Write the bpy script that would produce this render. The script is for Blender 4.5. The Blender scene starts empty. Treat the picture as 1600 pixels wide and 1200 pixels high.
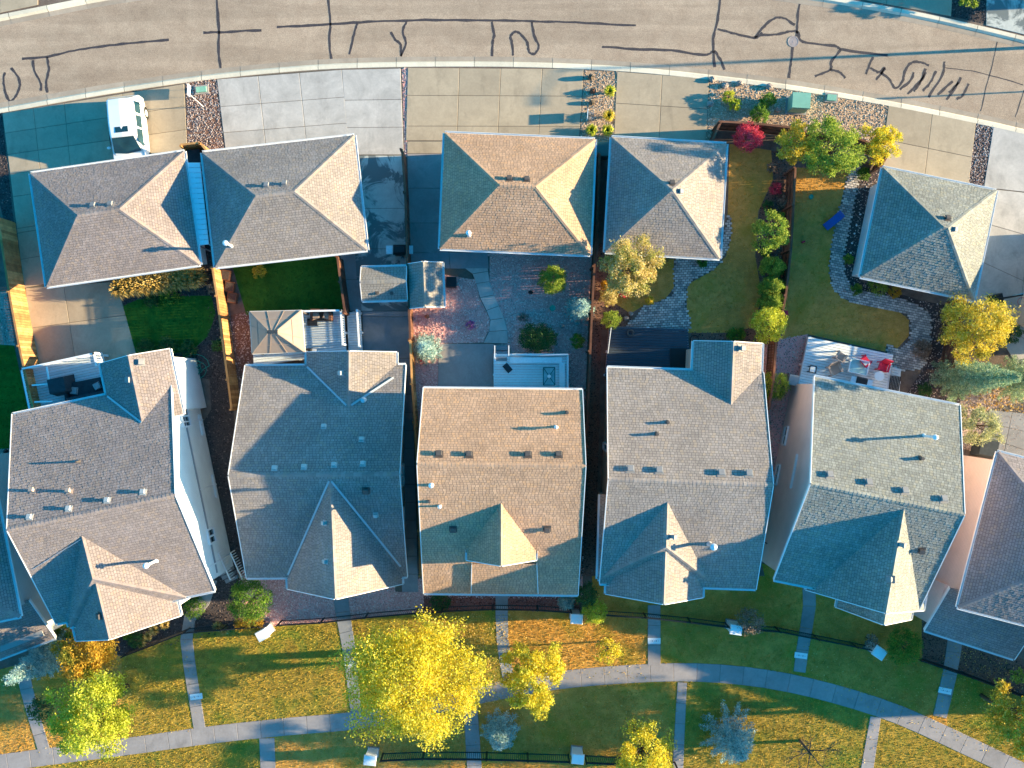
import bpy, math, random
import numpy as np
from mathutils import Vector
from mathutils.geometry import tessellate_polygon
R = math.radians
random.seed(7); rng = np.random.default_rng(7)
S = bpy.context.scene
COL = S.collection

# ---------------------------------------------------------------- camera, sky, sun
CAMZ = 54.0; FPX = 1539.0
cam = bpy.data.objects.new('camera', bpy.data.cameras.new('camera')); COL.objects.link(cam)
cam.location = (0, 0, CAMZ); cam.rotation_euler = (0, 0, 0)
cam.data.sensor_width = 36; cam.data.lens = 36*FPX/1600; cam.data.clip_end = 2000; cam.data.clip_start = .5
S.camera = cam
SUN_EL = 13.2; K = .05                       # shadows run to the west (-x) and a touch south
sx, sy = -1/math.hypot(1, K), -K/math.hypot(1, K)
W = bpy.data.worlds.new('World'); S.world = W; W.use_nodes = True
nt = W.node_tree; nt.nodes.clear()
sky = nt.nodes.new('ShaderNodeTexSky'); sky.sky_type = 'NISHITA'; sky.sun_disc = False
sky.sun_elevation = R(SUN_EL); sky.sun_rotation = math.atan2(-sx, -sy); sky.ozone_density = 5.0; sky.dust_density = .6; sky.air_density = 1.2
hs = nt.nodes.new('ShaderNodeHueSaturation'); hs.inputs['Saturation'].default_value = 1.36; hs.inputs['Hue'].default_value = .485
bg = nt.nodes.new('ShaderNodeBackground'); bg.inputs[1].default_value = .13
wo = nt.nodes.new('ShaderNodeOutputWorld')
nt.links.new(sky.outputs[0], hs.inputs['Color']); nt.links.new(hs.outputs[0], bg.inputs[0]); nt.links.new(bg.outputs[0], wo.inputs[0])
sun = bpy.data.objects.new('sun', bpy.data.lights.new('sun', 'SUN')); COL.objects.link(sun)
sun.data.energy = 5.0; sun.data.angle = R(.55); sun.data.color = (1, .80, .47)
sun.rotation_euler = Vector((sx*math.cos(R(SUN_EL)), sy*math.cos(R(SUN_EL)), -math.sin(R(SUN_EL)))).to_track_quat('-Z', 'Y').to_euler()
S.view_settings.view_transform = 'Standard'; S.view_settings.look = 'None'
S.view_settings.exposure = 1.77; S.view_settings.gamma = 1

# ---------------------------------------------------------------- helpers
def P(px, py, z=0.0):
    s = (CAMZ-z)/FPX
    return Vector(((px-800)*s, (600-py)*s, z))
ORIG = {}
def empty(name, loc, label=None, cat=None, group=None, kind=None):
    o = bpy.data.objects.new(name, None); o.empty_display_size = .2; COL.objects.link(o)
    o.location = loc; ORIG[o.name] = Vector(loc); tag(o, label, cat, group, kind); return o
def tag(o, label=None, cat=None, group=None, kind=None):
    if label: o['label'] = label
    if cat: o['category'] = cat
    if group: o['group'] = group
    if kind: o['kind'] = kind
    return o
def link(name, me, parent=None, origin=None):
    o = bpy.data.objects.new(name, me); COL.objects.link(o)
    if parent is not None:
        o.parent = parent; ORIG[o.name] = ORIG[parent.name]
    else:
        o.location = origin if origin is not None else (0, 0, 0); ORIG[o.name] = Vector(o.location)
    return o
def mk(name, verts, faces, m, parent=None, origin=None, smooth=False):
    off = ORIG[parent.name] if parent is not None else (Vector(origin) if origin is not None else Vector((0, 0, 0)))
    me = bpy.data.meshes.new(name)
    me.from_pydata([(v[0]-off[0], v[1]-off[1], v[2]-off[2]) for v in verts], [], faces)
    if smooth: me.shade_smooth()
    me.materials.append(m); me.update()
    return link(name, me, parent, origin)
def mk_np(name, V, n, m, parent=None, origin=(0, 0, 0), smooth=False):
    """V: (k*n,3) vertices, every n of them one polygon"""
    off = np.array(ORIG[parent.name] if parent is not None else origin)
    V = np.asarray(V, dtype=np.float32).reshape(-1, 3)-off.astype(np.float32)
    me = bpy.data.meshes.new(name); k = len(V)//n
    me.vertices.add(len(V)); me.vertices.foreach_set('co', V.ravel())
    me.loops.add(len(V)); me.loops.foreach_set('vertex_index', np.arange(len(V), dtype=np.int32))
    me.polygons.add(k); me.polygons.foreach_set('loop_start', np.arange(0, len(V), n, dtype=np.int32))
    me.materials.append(m); me.update(calc_edges=True); me.validate()
    return link(name, me, parent, origin)
class G:
    def __init__(s): s.v = []; s.f = []
    def add(s, vs, fs):
        b = len(s.v); s.v += [Vector(v) for v in vs]; s.f += [tuple(i+b for i in f) for f in fs]; return s
    def box(s, c, d, rz=0, tx=1, ty=1):
        cx, cy, cz = c; hx, hy, hz = d[0]/2, d[1]/2, d[2]/2; co, si = math.cos(rz), math.sin(rz); vs = []
        for z, a, b in ((-hz, 1, 1), (hz, tx, ty)):
            for x, y in ((-hx, -hy), (hx, -hy), (hx, hy), (-hx, hy)):
                x *= a; y *= b; vs.append((cx+x*co-y*si, cy+x*si+y*co, cz+z))
        return s.add(vs, [(3, 2, 1, 0), (4, 5, 6, 7), (0, 1, 5, 4), (1, 2, 6, 5), (2, 3, 7, 6), (3, 0, 4, 7)])
    def beam(s, a, b, w, h):
        a, b = Vector(a), Vector(b); d = (b-a).normalized()
        r = d.cross(Vector((0, 0, 1)));  r = Vector((1, 0, 0)) if r.length < 1e-4 else r.normalized()
        u = r.cross(d); r, u = r*w/2, u*h/2
        return s.add([a-r-u, a+r-u, a+r+u, a-r+u, b-r-u, b+r-u, b+r+u, b-r+u],
                     [(0, 1, 2, 3), (7, 6, 5, 4), (0, 4, 5, 1), (1, 5, 6, 2), (2, 6, 7, 3), (3, 7, 4, 0)])
    def tube(s, a, b, r0, r1=None, n=8, cap=True):
        r1 = r0 if r1 is None else r1; a, b = Vector(a), Vector(b); d = (b-a).normalized()
        x = d.orthogonal().normalized(); y = d.cross(x); vs = []
        for c, r in ((a, r0), (b, r1)):
            for i in range(n):
                t = 2*math.pi*i/n; vs.append(c+x*math.cos(t)*r+y*math.sin(t)*r)
        fs = [(i, (i+1) % n, n+(i+1) % n, n+i) for i in range(n)]
        if cap: fs += [tuple(range(n))[::-1], tuple(range(n, 2*n))]
        return s.add(vs, fs)
    def lathe(s, c, prof, n=14):
        vs = []; c = Vector(c)
        for r, z in prof:
            for i in range(n):
                t = 2*math.pi*i/n; vs.append(c+Vector((r*math.cos(t), r*math.sin(t), z)))
        fs = []
        for j in range(len(prof)-1):
            for i in range(n): fs.append((j*n+i, j*n+(i+1) % n, (j+1)*n+(i+1) % n, (j+1)*n+i))
        fs.append(tuple(range(n))[::-1]); fs.append(tuple(range((len(prof)-1)*n, len(prof)*n)))
        return s.add(vs, fs)
    def prism(s, poly, z0, z1):
        n = len(poly); poly = [(p[0], p[1]) for p in poly]
        if sum(poly[i][0]*poly[(i+1) % n][1]-poly[(i+1) % n][0]*poly[i][1] for i in range(n)) < 0: poly = poly[::-1]
        return s.add([(x, y, z0) for x, y in poly]+[(x, y, z1) for x, y in poly],
                     [tuple(range(n))[::-1], tuple(range(n, 2*n))]+[(i, (i+1) % n, n+(i+1) % n, n+i) for i in range(n)])
    def blob(s, c, r, n=7, jit=.25):
        m = 5; vs = []; c = Vector(c)
        for j in range(m):
            ph = math.pi*(j+.5)/m
            for i in range(n):
                t = 2*math.pi*i/n; k = 1+random.uniform(-jit, jit)
                vs.append(c+Vector((r[0]*math.sin(ph)*math.cos(t)*k, r[1]*math.sin(ph)*math.sin(t)*k, r[2]*math.cos(ph)*k)))
        fs = [(j*n+i, (j+1)*n+i, (j+1)*n+(i+1) % n, j*n+(i+1) % n) for j in range(m-1) for i in range(n)]
        fs += [tuple(range(n)), tuple(range((m-1)*n, m*n))[::-1]]
        return s.add(vs, fs)
    def build(s, name, m, parent=None, origin=None, smooth=False):
        return mk(name, s.v, s.f, m, parent, origin, smooth)

# ---------------------------------------------------------------- materials
def newmat(name):
    m = bpy.data.materials.new(name); m.use_nodes = True; t = m.node_tree
    return m, t, t.nodes['Principled BSDF']
def nd(t, ty, **kw):
    n = t.nodes.new(ty)
    for k, v in kw.items(): setattr(n, k, v)
    return n
def coords(t):
    g = nd(t, 'ShaderNodeNewGeometry'); return g.outputs['Position']
def noise(t, scale, detail=4, rough=.6, vec=None, dist=0):
    n = nd(t, 'ShaderNodeTexNoise'); n.inputs['Scale'].default_value = scale; n.inputs['Detail'].default_value = detail
    n.inputs['Roughness'].default_value = rough; n.inputs['Distortion'].default_value = dist
    t.links.new(vec if vec is not None else coords(t), n.inputs['Vector']); return n.outputs['Fac']
def ramp(t, fac, stops, interp='LINEAR'):
    r = nd(t, 'ShaderNodeValToRGB'); r.color_ramp.interpolation = interp; e = r.color_ramp.elements
    while len(e) < len(stops): e.new(.5)
    for i, (p, c) in enumerate(stops): e[i].position = p; e[i].color = (*c, 1) if len(c) == 3 else c
    t.links.new(fac, r.inputs[0]); return r.outputs[0]
def mixc(t, a, b, fac, mode='MIX'):
    n = nd(t, 'ShaderNodeMix', data_type='RGBA', blend_type=mode)
    for sock, v in ((n.inputs[0], fac), (n.inputs[6], a), (n.inputs[7], b)):
        if hasattr(v, 'links') or isinstance(v, bpy.types.NodeSocket): t.links.new(v, sock)
        elif isinstance(v, (int, float)): sock.default_value = v
        else: sock.default_value = (*v, 1)
    return n.outputs[2]
def bump(t, b, h, strength=.4, dist=.02):
    n = nd(t, 'ShaderNodeBump'); n.inputs['Strength'].default_value = strength; n.inputs['Distance'].default_value = dist
    t.links.new(h, n.inputs['Height']); t.links.new(n.outputs[0], b.inputs['Normal'])
def sc(c, k): return tuple(min(1, x*k) for x in c)
def plain(name, c, rough=.6, var=.12, scale=6, metal=0, bmp=0, spec=.3):
    m, t, b = newmat(name)
    n = noise(t, scale, 5); cc = ramp(t, n, [(.25, sc(c, 1-var)), (.75, sc(c, 1+var))])
    t.links.new(cc, b.inputs['Base Color']); b.inputs['Roughness'].default_value = rough; b.inputs['Metallic'].default_value = metal
    b.inputs['Specular IOR Level'].default_value = spec
    if bmp: bump(t, b, noise(t, scale*6, 3), bmp, .01)
    return m
def ground(name, stops, scale, fine=30, finevar=.25, big=.35, bigvar=.2, rough=.95, bmp=.6, bdist=.03, hue=None):
    """mottled ground: ramp over mid noise, multiplied by fine and broad noise"""
    m, t, b = newmat(name)
    c = ramp(t, noise(t, scale, 6, .65), stops)
    f = ramp(t, noise(t, fine, 3, .7), [(.3, (1-finevar,)*3), (.7, (1+finevar,)*3)])
    g = ramp(t, noise(t, big, 4, .6, dist=.4), [(.3, (1-bigvar,)*3), (.7, (1+bigvar,)*3)])
    c = mixc(t, c, f, 1.0, 'MULTIPLY'); c = mixc(t, c, g, 1.0, 'MULTIPLY')
    if hue:
        c = mixc(t, c, hue[0], ramp(t, noise(t, hue[1], 4, .6, dist=.5), [(hue[2]-.08, (0, 0, 0)), (hue[2]+.1, (1, 1, 1))]))
    t.links.new(c, b.inputs['Base Color']); b.inputs['Roughness'].default_value = rough; b.inputs['Specular IOR Level'].default_value = .2
    bump(t, b, noise(t, fine, 4, .7), bmp, bdist)
    return m
def island(name, stops, rough=.8, trans=0, big=None, spec=.2):
    m, t, b = newmat(name)
    g = nd(t, 'ShaderNodeNewGeometry'); c = ramp(t, g.outputs['Random Per Island'], stops)
    if big: c = mixc(t, c, ramp(t, noise(t, big[0], 4, .6), [(.3, (1-big[1],)*3), (.7, (1+big[1],)*3)]), 1.0, 'MULTIPLY')
    t.links.new(c, b.inputs['Base Color']); b.inputs['Roughness'].default_value = rough; b.inputs['Specular IOR Level'].default_value = spec
    if trans:
        tr = nd(t, 'ShaderNodeBsdfTranslucent'); t.links.new(c, tr.inputs['Color'])
        mx = nd(t, 'ShaderNodeMixShader'); mx.inputs[0].default_value = trans
        t.links.new(b.outputs[0], mx.inputs[1]); t.links.new(tr.outputs[0], mx.inputs[2])
        t.links.new(mx.outputs[0], t.nodes['Material Output'].inputs[0])
    return m
def shingle_mat(name, cols):
    n = len(cols); stops = [(i/n, c) for i, c in enumerate(cols)]
    m, t, b = newmat(name)
    g = nd(t, 'ShaderNodeNewGeometry'); c = ramp(t, g.outputs['Random Per Island'], stops, 'CONSTANT')
    c = mixc(t, c, ramp(t, noise(t, .5, 4, .6), [(.3, (.88,)*3), (.7, (1.12,)*3)]), 1.0, 'MULTIPLY')
    c = mixc(t, c, ramp(t, noise(t, 45, 2, .8), [(.3, (.82,)*3), (.7, (1.18,)*3)]), 1.0, 'MULTIPLY')
    t.links.new(c, b.inputs['Base Color']); b.inputs['Roughness'].default_value = .95; b.inputs['Specular IOR Level'].default_value = .15
    bump(t, b, noise(t, 60, 3, .7), 1.0, .03)
    return m
def siding(name, c):
    m, t, b = newmat(name)
    p = coords(t); s = nd(t, 'ShaderNodeSeparateXYZ'); t.links.new(p, s.inputs[0])
    w = nd(t, 'ShaderNodeMath', operation='FRACT'); d = nd(t, 'ShaderNodeMath', operation='MULTIPLY'); d.inputs[1].default_value = 1/.15
    t.links.new(s.outputs[2], d.inputs[0]); t.links.new(d.outputs[0], w.inputs[0])
    col = ramp(t, noise(t, 1.2, 4), [(.3, sc(c, .93)), (.7, sc(c, 1.05))])
    col = mixc(t, col, ramp(t, w.outputs[0], [(0, (.55,)*3), (.12, (1,)*3)]), 1.0, 'MULTIPLY')
    t.links.new(col, b.inputs['Base Color']); b.inputs['Roughness'].default_value = .6; bump(t, b, w.outputs[0], .5, .012)
    return m
def concrete(name, c, stain=.18, wet=None):
    m, t, b = newmat(name)
    g = nd(t, 'ShaderNodeNewGeometry'); oi = nd(t, 'ShaderNodeObjectInfo')
    col = ramp(t, noise(t, .7, 6, .7, dist=.6), [(.3, sc(c, 1-stain)), (.72, sc(c, 1+stain*.7))])
    col = mixc(t, col, ramp(t, noise(t, 9, 5, .7), [(.3, (.93,)*3), (.7, (1.06,)*3)]), 1.0, 'MULTIPLY')
    col = mixc(t, col, ramp(t, oi.outputs['Random'], [(0, (.9,)*3), (1, (1.07,)*3)]), 1.0, 'MULTIPLY')
    if wet: col = mixc(t, col, wet, ramp(t, noise(t, .55, 5, .65, dist=.8), [(.47, (0, 0, 0)), (.53, (1, 1, 1))]))
    t.links.new(col, b.inputs['Base Color']); b.inputs['Roughness'].default_value = .85; b.inputs['Specular IOR Level'].default_value = .3
    bump(t, b, noise(t, 25, 4), .25, .006)
    return m
def glassmat(name, c=(.03, .05, .06), rough=.08):
    m, t, b = newmat(name); b.inputs['Base Color'].default_value = (*c, 1); b.inputs['Roughness'].default_value = rough
    b.inputs['Specular IOR Level'].default_value = .8
    n = ramp(t, noise(t, 1.3, 2), [(.3, sc(c, .7)), (.7, sc(c, 1.4))]); t.links.new(n, b.inputs['Base Color'])
    return m
M = {}
M['road'] = ground('road_asphalt', [(.3, (.38, .275, .20)), (.7, (.46, .345, .255))], 1.1, fine=26, finevar=.32, big=.16, bigvar=.10, bmp=.6, bdist=.012)
def overlay(m, scale3, th, dark, detail=5):
    t = m.node_tree; b = t.nodes['Principled BSDF']; src = b.inputs['Base Color'].links[0].from_socket
    mp = nd(t, 'ShaderNodeMapping'); mp.inputs['Scale'].default_value = scale3; t.links.new(coords(t), mp.inputs['Vector'])
    f = ramp(t, noise(t, 1.0, detail, .65, vec=mp.outputs[0], dist=.5), [(th, (1, 1, 1)), (th+.12, (dark,)*3)])
    t.links.new(mixc(t, src, f, 1.0, 'MULTIPLY'), b.inputs['Base Color'])
overlay(M['road'], (.05, .9, 1), .45, .86); overlay(M['road'], (.9, .9, 1), .58, .90)
M['tar'] = plain('tar_seal', (.06, .05, .055), .7, .45, 14)
M['kerb'] = concrete('kerb_concrete', (.74, .64, .50), .12)
M['gutter'] = concrete('gutter_concrete', (.40, .32, .25), .2)
M['conc'] = concrete('driveway_concrete', (.44, .345, .245), .16)
M['conc_pale'] = concrete('pale_driveway_concrete', (.50, .455, .42), .24)
M['conc_wet'] = concrete('wet_concrete', (.52, .52, .48), .25, wet=(.16, .18, .18))
M['conc_path'] = concrete('path_concrete', (.34, .30, .29), .2)
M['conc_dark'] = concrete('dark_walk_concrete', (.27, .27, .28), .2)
for k_ in ('conc', 'conc_pale', 'conc_path'): overlay(M[k_], (1.1, .5, 1), .56, .84); overlay(M[k_], (2.6, 2.6, 1), .66, .78)
M['joint'] = plain('joint_sand', (.13, .11, .09), .9, .2, 10)
M['dirt'] = ground('soil', [(.3, (.12, .085, .07)), (.7, (.22, .165, .135))], 2.2)
M['lot'] = ground('rock_cover', [(.3, (.30, .21, .18)), (.5, (.42, .31, .26)), (.75, (.58, .46, .40))], 9, fine=40, finevar=.4)
M['gravel'] = ground('mauve_gravel', [(.3, (.58, .27, .25)), (.7, (.84, .42, .38))], 12, fine=45, finevar=.4)
M['redgravel'] = ground('red_gravel', [(.3, (.26, .08, .06)), (.7, (.42, .15, .12))], 12, fine=45, finevar=.4)
M['tangravel'] = ground('tan_gravel', [(.3, (.32, .2, .12)), (.7, (.58, .40, .27))], 10, fine=45, finevar=.4)
M['mulch'] = ground('dark_mulch', [(.3, (.035, .028, .03)), (.7, (.11, .085, .08))], 12, fine=40, finevar=.5)
M['brownmulch'] = ground('brown_mulch', [(.3, (.10, .05, .035)), (.7, (.28, .16, .12))], 12, fine=40, finevar=.5)
M['lawn_gold'] = ground('gold_lawn', [(.3, (.24, .16, .03)), (.55, (.42, .27, .045)), (.8, (.55, .35, .07))], 3.2, fine=38, finevar=.35, hue=((.20, .23, .03), .45, .57))
M['lawn_green'] = ground('deep_green_lawn', [(.3, (.03, .11, .012)), (.7, (.06, .18, .02))], 2.5, fine=38, finevar=.3)
M['lawn_olive'] = ground('olive_lawn', [(.3, (.50, .26, .06)), (.7, (.72, .38, .10))], 2.5, fine=38, finevar=.3, hue=((.38, .26, .04), .35, .58))
M['lawn_mixed'] = ground('mixed_lawn', [(.3, (.42, .22, .04)), (.7, (.74, .36, .08))], 1.6, fine=38, finevar=.35, hue=((.32, .25, .03), .4, .58))
M['white'] = plain('white_paint', (.80, .81, .82), .5, .05, 3)
M['cream'] = plain('cream_paint', (.72, .68, .6), .5, .05, 3)
M['wood'] = island('fence_cedar', [(0, (.30, .13, .05)), (.5, (.42, .21, .08)), (1, (.55, .30, .12))], .8, 0, (3, .25))
M['wood_dark'] = island('brown_fence_wood', [(0, (.10, .045, .03)), (1, (.20, .09, .055))], .8, 0, (3, .25))
M['deckboard'] = concrete('grey_deck_board', (.62, .67, .70), .08)
M['deckwhite'] = concrete('white_deck_board', (.80, .83, .84), .08)
M['deckdark'] = concrete('navy_deck_board', (.055, .075, .10), .15)
M['black'] = plain('black_metal', (.02, .02, .022), .45, .2, 5)
M['grey'] = plain('grey_metal', (.30, .31, .33), .5, .15, 8)
M['vent'] = plain('brown_vent_plastic', (.10, .085, .08), .6, .2, 8)
M['ventlight'] = plain('grey_vent_plastic', (.26, .25, .25), .6, .1, 8)
M['steel'] = plain('galvanised_steel', (.72, .74, .76), .35, .1, 8, metal=.4)
M['glass'] = glassmat('window_glass')
M['glass_clear'] = glassmat('patio_glass', (.28, .45, .47), .15)
M['cargl'] = glassmat('car_glass_sky_tint', (.012, .05, .07), .05)  # dark teal base colour paints in the reflected sky
M['carpaint'] = plain('white_car_paint', (.82, .82, .83), .25, .02, 2, spec=.6)
M['rubber'] = plain('tyre_rubber', (.02, .02, .02), .8, .2, 10)
M['green_box'] = plain('pale_green_enamel', (.20, .42, .33), .5, .1, 3)
M['bark'] = plain('bark', (.12, .09, .065), .9, .35, 9, bmp=.6)
M['fabric_tan'] = plain('tan_canopy_fabric', (.36, .27, .215), .9, .08, 3)
M['fabric_navy'] = plain('dark_cover_fabric', (.035, .045, .055), .85, .3, 5)
M['red_plastic'] = plain('red_plastic', (.55, .02, .06), .4, .08, 4)
M['blue_plastic'] = plain('blue_plastic', (.02, .10, .40), .4, .08, 4)
M['tan_wicker'] = plain('tan_wicker', (.45, .34, .28), .8, .15, 30)
M['rock'] = island('rock', [(0, (.12, .09, .08)), (.5, (.3, .24, .21)), (1, (.55, .48, .43))], .9, 0, (8, .2))
M['paver'] = island('paver_brick', [(0, (.28, .26, .26)), (.5, (.50, .44, .41)), (1, (.72, .64, .58))], .9, 0, (2, .15))
M['hose'] = plain('green_hose', (.03, .30, .22), .5, .1, 4)
M['skin_cap'] = plain('copper_cap', (.35, .12, .07), .6, .1, 5)
# shingles
def tones(c, k=.09): return [sc(c, 1-k), sc(c, 1.0), sc(c, 1+k), (c[0]*(1-k*.6), c[1]*(1-k*.5), c[2]*(1-k*.2)), (c[0]*1.08, c[1]*1.03, c[2]*.94), sc(c, 1-.3*k), sc(c, 1-1.5*k)]
M['sh1'] = shingle_mat('grey_brown_shingle', tones((.33, .27, .255)))
M['sh2'] = shingle_mat('taupe_shingle', tones((.33, .285, .265)))
M['sh3'] = shingle_mat('tan_shingle', tones((.55, .35, .235)))
M['sh4'] = shingle_mat('brown_grey_shingle', tones((.36, .305, .275)))
M['sh5'] = shingle_mat('slate_shingle', tones((.315, .315, .285), .12))
M['sh6'] = shingle_mat('mauve_grey_shingle', tones((.31, .265, .26)))
M['wall_blue'] = siding('pale_blue_siding', (.84, .87, .86))
M['wall_pink'] = siding('pale_pink_siding', (.86, .70, .66))
M['wall_tan'] = siding('tan_siding', (.68, .52, .42))
M['wall_grey'] = siding('grey_siding', (.55, .55, .54))
M['wall_beige'] = siding('beige_siding', (.55, .49, .42))
# leaves
def leafm(name, a, b, c, tr=.4, alt=None):
    m, t, p = newmat(name); g = nd(t, 'ShaderNodeNewGeometry'); col = ramp(t, g.outputs['Random Per Island'], [(0, a), (.5, b), (1, c)])
    if alt: col = mixc(t, col, alt, ramp(t, noise(t, 1.3, 3, .6, dist=.3), [(.50, (0, 0, 0)), (.66, (.75, .75, .75))]))
    col = mixc(t, col, ramp(t, noise(t, 2.2, 4, .6), [(.3, (.68,)*3), (.7, (1.25,)*3)]), 1.0, 'MULTIPLY')
    t.links.new(col, p.inputs['Base Color']); p.inputs['Roughness'].default_value = .7; p.inputs['Specular IOR Level'].default_value = .2
    tr_ = nd(t, 'ShaderNodeBsdfTranslucent'); t.links.new(col, tr_.inputs['Color']); mx = nd(t, 'ShaderNodeMixShader'); mx.inputs[0].default_value = tr
    t.links.new(p.outputs[0], mx.inputs[1]); t.links.new(tr_.outputs[0], mx.inputs[2]); t.links.new(mx.outputs[0], t.nodes['Material Output'].inputs[0]); return m
M['lf_yellow'] = leafm('yellow_leaves', (.62, .44, .02), (.80, .66, .03), (.88, .80, .16), alt=(.42, .46, .05))
M['lf_lime'] = leafm('yellow_green_leaves', (.34, .40, .02), (.62, .62, .05), (.78, .74, .14), alt=(.24, .36, .04))
M['lf_gold'] = leafm('gold_leaves', (.48, .34, .02), (.72, .55, .04), (.82, .70, .18), alt=(.34, .36, .05))
M['lf_orange'] = leafm('orange_green_leaves', (.45, .26, .03), (.62, .36, .04), (.68, .46, .06), alt=(.16, .24, .04))
M['lf_green'] = leafm('green_leaves', (.06, .16, .02), (.13, .27, .035), (.32, .42, .06))
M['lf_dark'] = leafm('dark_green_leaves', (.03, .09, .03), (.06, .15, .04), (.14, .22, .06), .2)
M['lf_mid'] = leafm('mid_green_leaves', (.12, .22, .03), (.30, .40, .05), (.52, .56, .10))
M['lf_red'] = leafm('red_leaves', (.50, .03, .07), (.75, .07, .14), (.85, .20, .24))
M['lf_spruce'] = leafm('blue_spruce_needles', (.16, .30, .30), (.32, .50, .48), (.62, .72, .62), .2)
M['lf_spruce_green'] = leafm('green_spruce_needles', (.14, .26, .14), (.30, .42, .22), (.55, .62, .38), .2)
M['vent_pale'] = plain('pale_vent_plastic', (.50, .49, .47), .6, .1, 8)
M['lf_pale'] = leafm('pale_green_leaves', (.22, .28, .12), (.50, .50, .24), (.66, .64, .40))
M['lf_dusty'] = leafm('dusty_brown_leaves', (.20, .12, .08), (.36, .24, .17), (.52, .38, .28), .2)
M['lf_peach'] = leafm('peach_and_green_leaves', (.40, .34, .07), (.66, .52, .16), (.78, .62, .34), alt=(.30, .36, .07))
M['lf_grass'] = leafm('golden_grass_blades', (.34, .20, .04), (.58, .40, .10), (.72, .56, .26), .3)
M['lf_purple'] = leafm('purple_petals', (.16, .04, .22), (.30, .10, .36), (.45, .22, .5), .2)
M['blade_gold'] = island('gold_grass', [(0, (.20, .22, .02)), (.4, (.50, .35, .04)), (1, (.66, .46, .09))], .8, .3)
M['blade_olive'] = island('olive_grass', [(0, (.36, .24, .02)), (.5, (.58, .32, .05)), (1, (.76, .46, .11))], .8, .3)
M['blade_green'] = island('green_grass', [(0, (.03, .10, .012)), (1, (.09, .24, .03))], .8, .3)
M['litter'] = island('fallen_leaves', [(0, (.34, .16, .04)), (.5, (.6, .38, .08)), (1, (.75, .55, .22))], .8, .2)
M['pebble'] = island('pebbles', [(0, (.20, .12, .11)), (.5, (.42, .29, .25)), (1, (.70, .60, .54))], .9)
M['pebble_mauve'] = island('mauve_pebbles', [(0, (.46, .20, .19)), (.5, (.72, .40, .36)), (1, (.88, .66, .60))], .9)
M['pebble_tan'] = island('tan_pebbles', [(0, (.25, .15, .10)), (.5, (.55, .38, .27)), (1, (.8, .66, .52))], .9)
M['pebble_dark'] = island('dark_mulch_chips', [(0, (.02, .015, .015)), (.6, (.08, .055, .05)), (1, (.25, .18, .16))], .9)
M['pebble_red'] = island('red_pebbles', [(0, (.10, .03, .025)), (.5, (.24, .08, .07)), (1, (.4, .2, .17))], .9)

# ---------------------------------------------------------------- polygon tools
def smooth_line(pts, n=6, closed=False):
    pts = [np.array(p, float) for p in pts]; out = []; m = len(pts)
    idx = range(m) if closed else range(m-1)
    for i in idx:
        p1, p2 = pts[i], pts[(i+1) % m]
        p0 = pts[i-1] if (closed or i > 0) else 2*p1-p2
        p3 = pts[(i+2) % m] if (closed or i+2 < m) else 2*p2-p1
        for k in range(n):
            t = k/n; out.append(.5*((2*p1)+(-p0+p2)*t+(2*p0-5*p1+4*p2-p3)*t*t+(-p0+3*p1-3*p2+p3)*t**3))
    if not closed: out.append(pts[-1])
    return [tuple(p) for p in out]
def interp(line, x):
    xs = [p[0] for p in line]; ys = [p[1] for p in line]; return float(np.interp(x, xs, ys))
def sheet(name, poly_px, z, m, kind='structure', parent=None, smooth=False):
    if smooth: poly_px = smooth_line(poly_px, 5, True)
    vs = [P(x, y, 0) for x, y in poly_px]; vs = [Vector((v.x, v.y, z)) for v in vs]
    tris = tessellate_polygon([vs]); tris = [tuple(t) for t in tris]
    up = []
    for a, b, c in tris:
        n = (vs[b]-vs[a]).cross(vs[c]-vs[a]); up.append((a, b, c) if n.z > 0 else (a, c, b))
    o = mk(name, vs, up, m, parent)
    if parent is None: o['kind'] = kind
    return o
def inside(X, Y, poly):
    r = np.zeros(len(X), bool); n = len(poly)
    for i in range(n):
        x1, y1 = poly[i]; x2, y2 = poly[(i+1) % n]
        c = ((y1 > Y) != (y2 > Y)) & (X < (x2-x1)*(Y-y1)/((y2-y1) if y2 != y1 else 1e-9)+x1); r ^= c
    return r
HOLES = []            # paved polygons (px) that keep blades and stones away
def scatter(poly_px, per_m2, holes=None, smooth=False):
    if smooth: poly_px = smooth_line(poly_px, 5, True)
    s = CAMZ/FPX; pw = [((x-800)*s, (600-y)*s) for x, y in poly_px]
    xs = [p[0] for p in pw]; ys = [p[1] for p in pw]
    A = (max(xs)-min(xs))*(max(ys)-min(ys)); n = int(A*per_m2)
    X = rng.uniform(min(xs), max(xs), n); Y = rng.uniform(min(ys), max(ys), n)
    k = inside(X, Y, pw)
    for h in (HOLES if holes is None else holes):
        hw = [((x-800)*s, (600-y)*s) for x, y in h]
        k &= ~inside(X, Y, hw)
    return X[k], Y[k]
def blades(poly_px, per_m2, m, name='grass', h=(.05, .12), w=.034, z=.004, smooth=False):
    X, Y = scatter(poly_px, per_m2, None, smooth); n = len(X)
    if n == 0: return
    a = rng.uniform(0, 2*np.pi, n); hh = rng.uniform(*h, n); l = rng.uniform(.3, 1.2, n)*hh; la = rng.uniform(0, 2*np.pi, n)
    V = np.empty((n, 3, 3)); dx, dy = np.cos(a)*w/2, np.sin(a)*w/2
    V[:, 0] = np.c_[X-dx, Y-dy, np.full(n, z)]; V[:, 1] = np.c_[X+dx, Y+dy, np.full(n, z)]
    V[:, 2] = np.c_[X+np.cos(la)*l, Y+np.sin(la)*l, z+hh]
    o = mk_np(name, V.reshape(-1, 3), 3, m); o['kind'] = 'stuff'; return o
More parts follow.
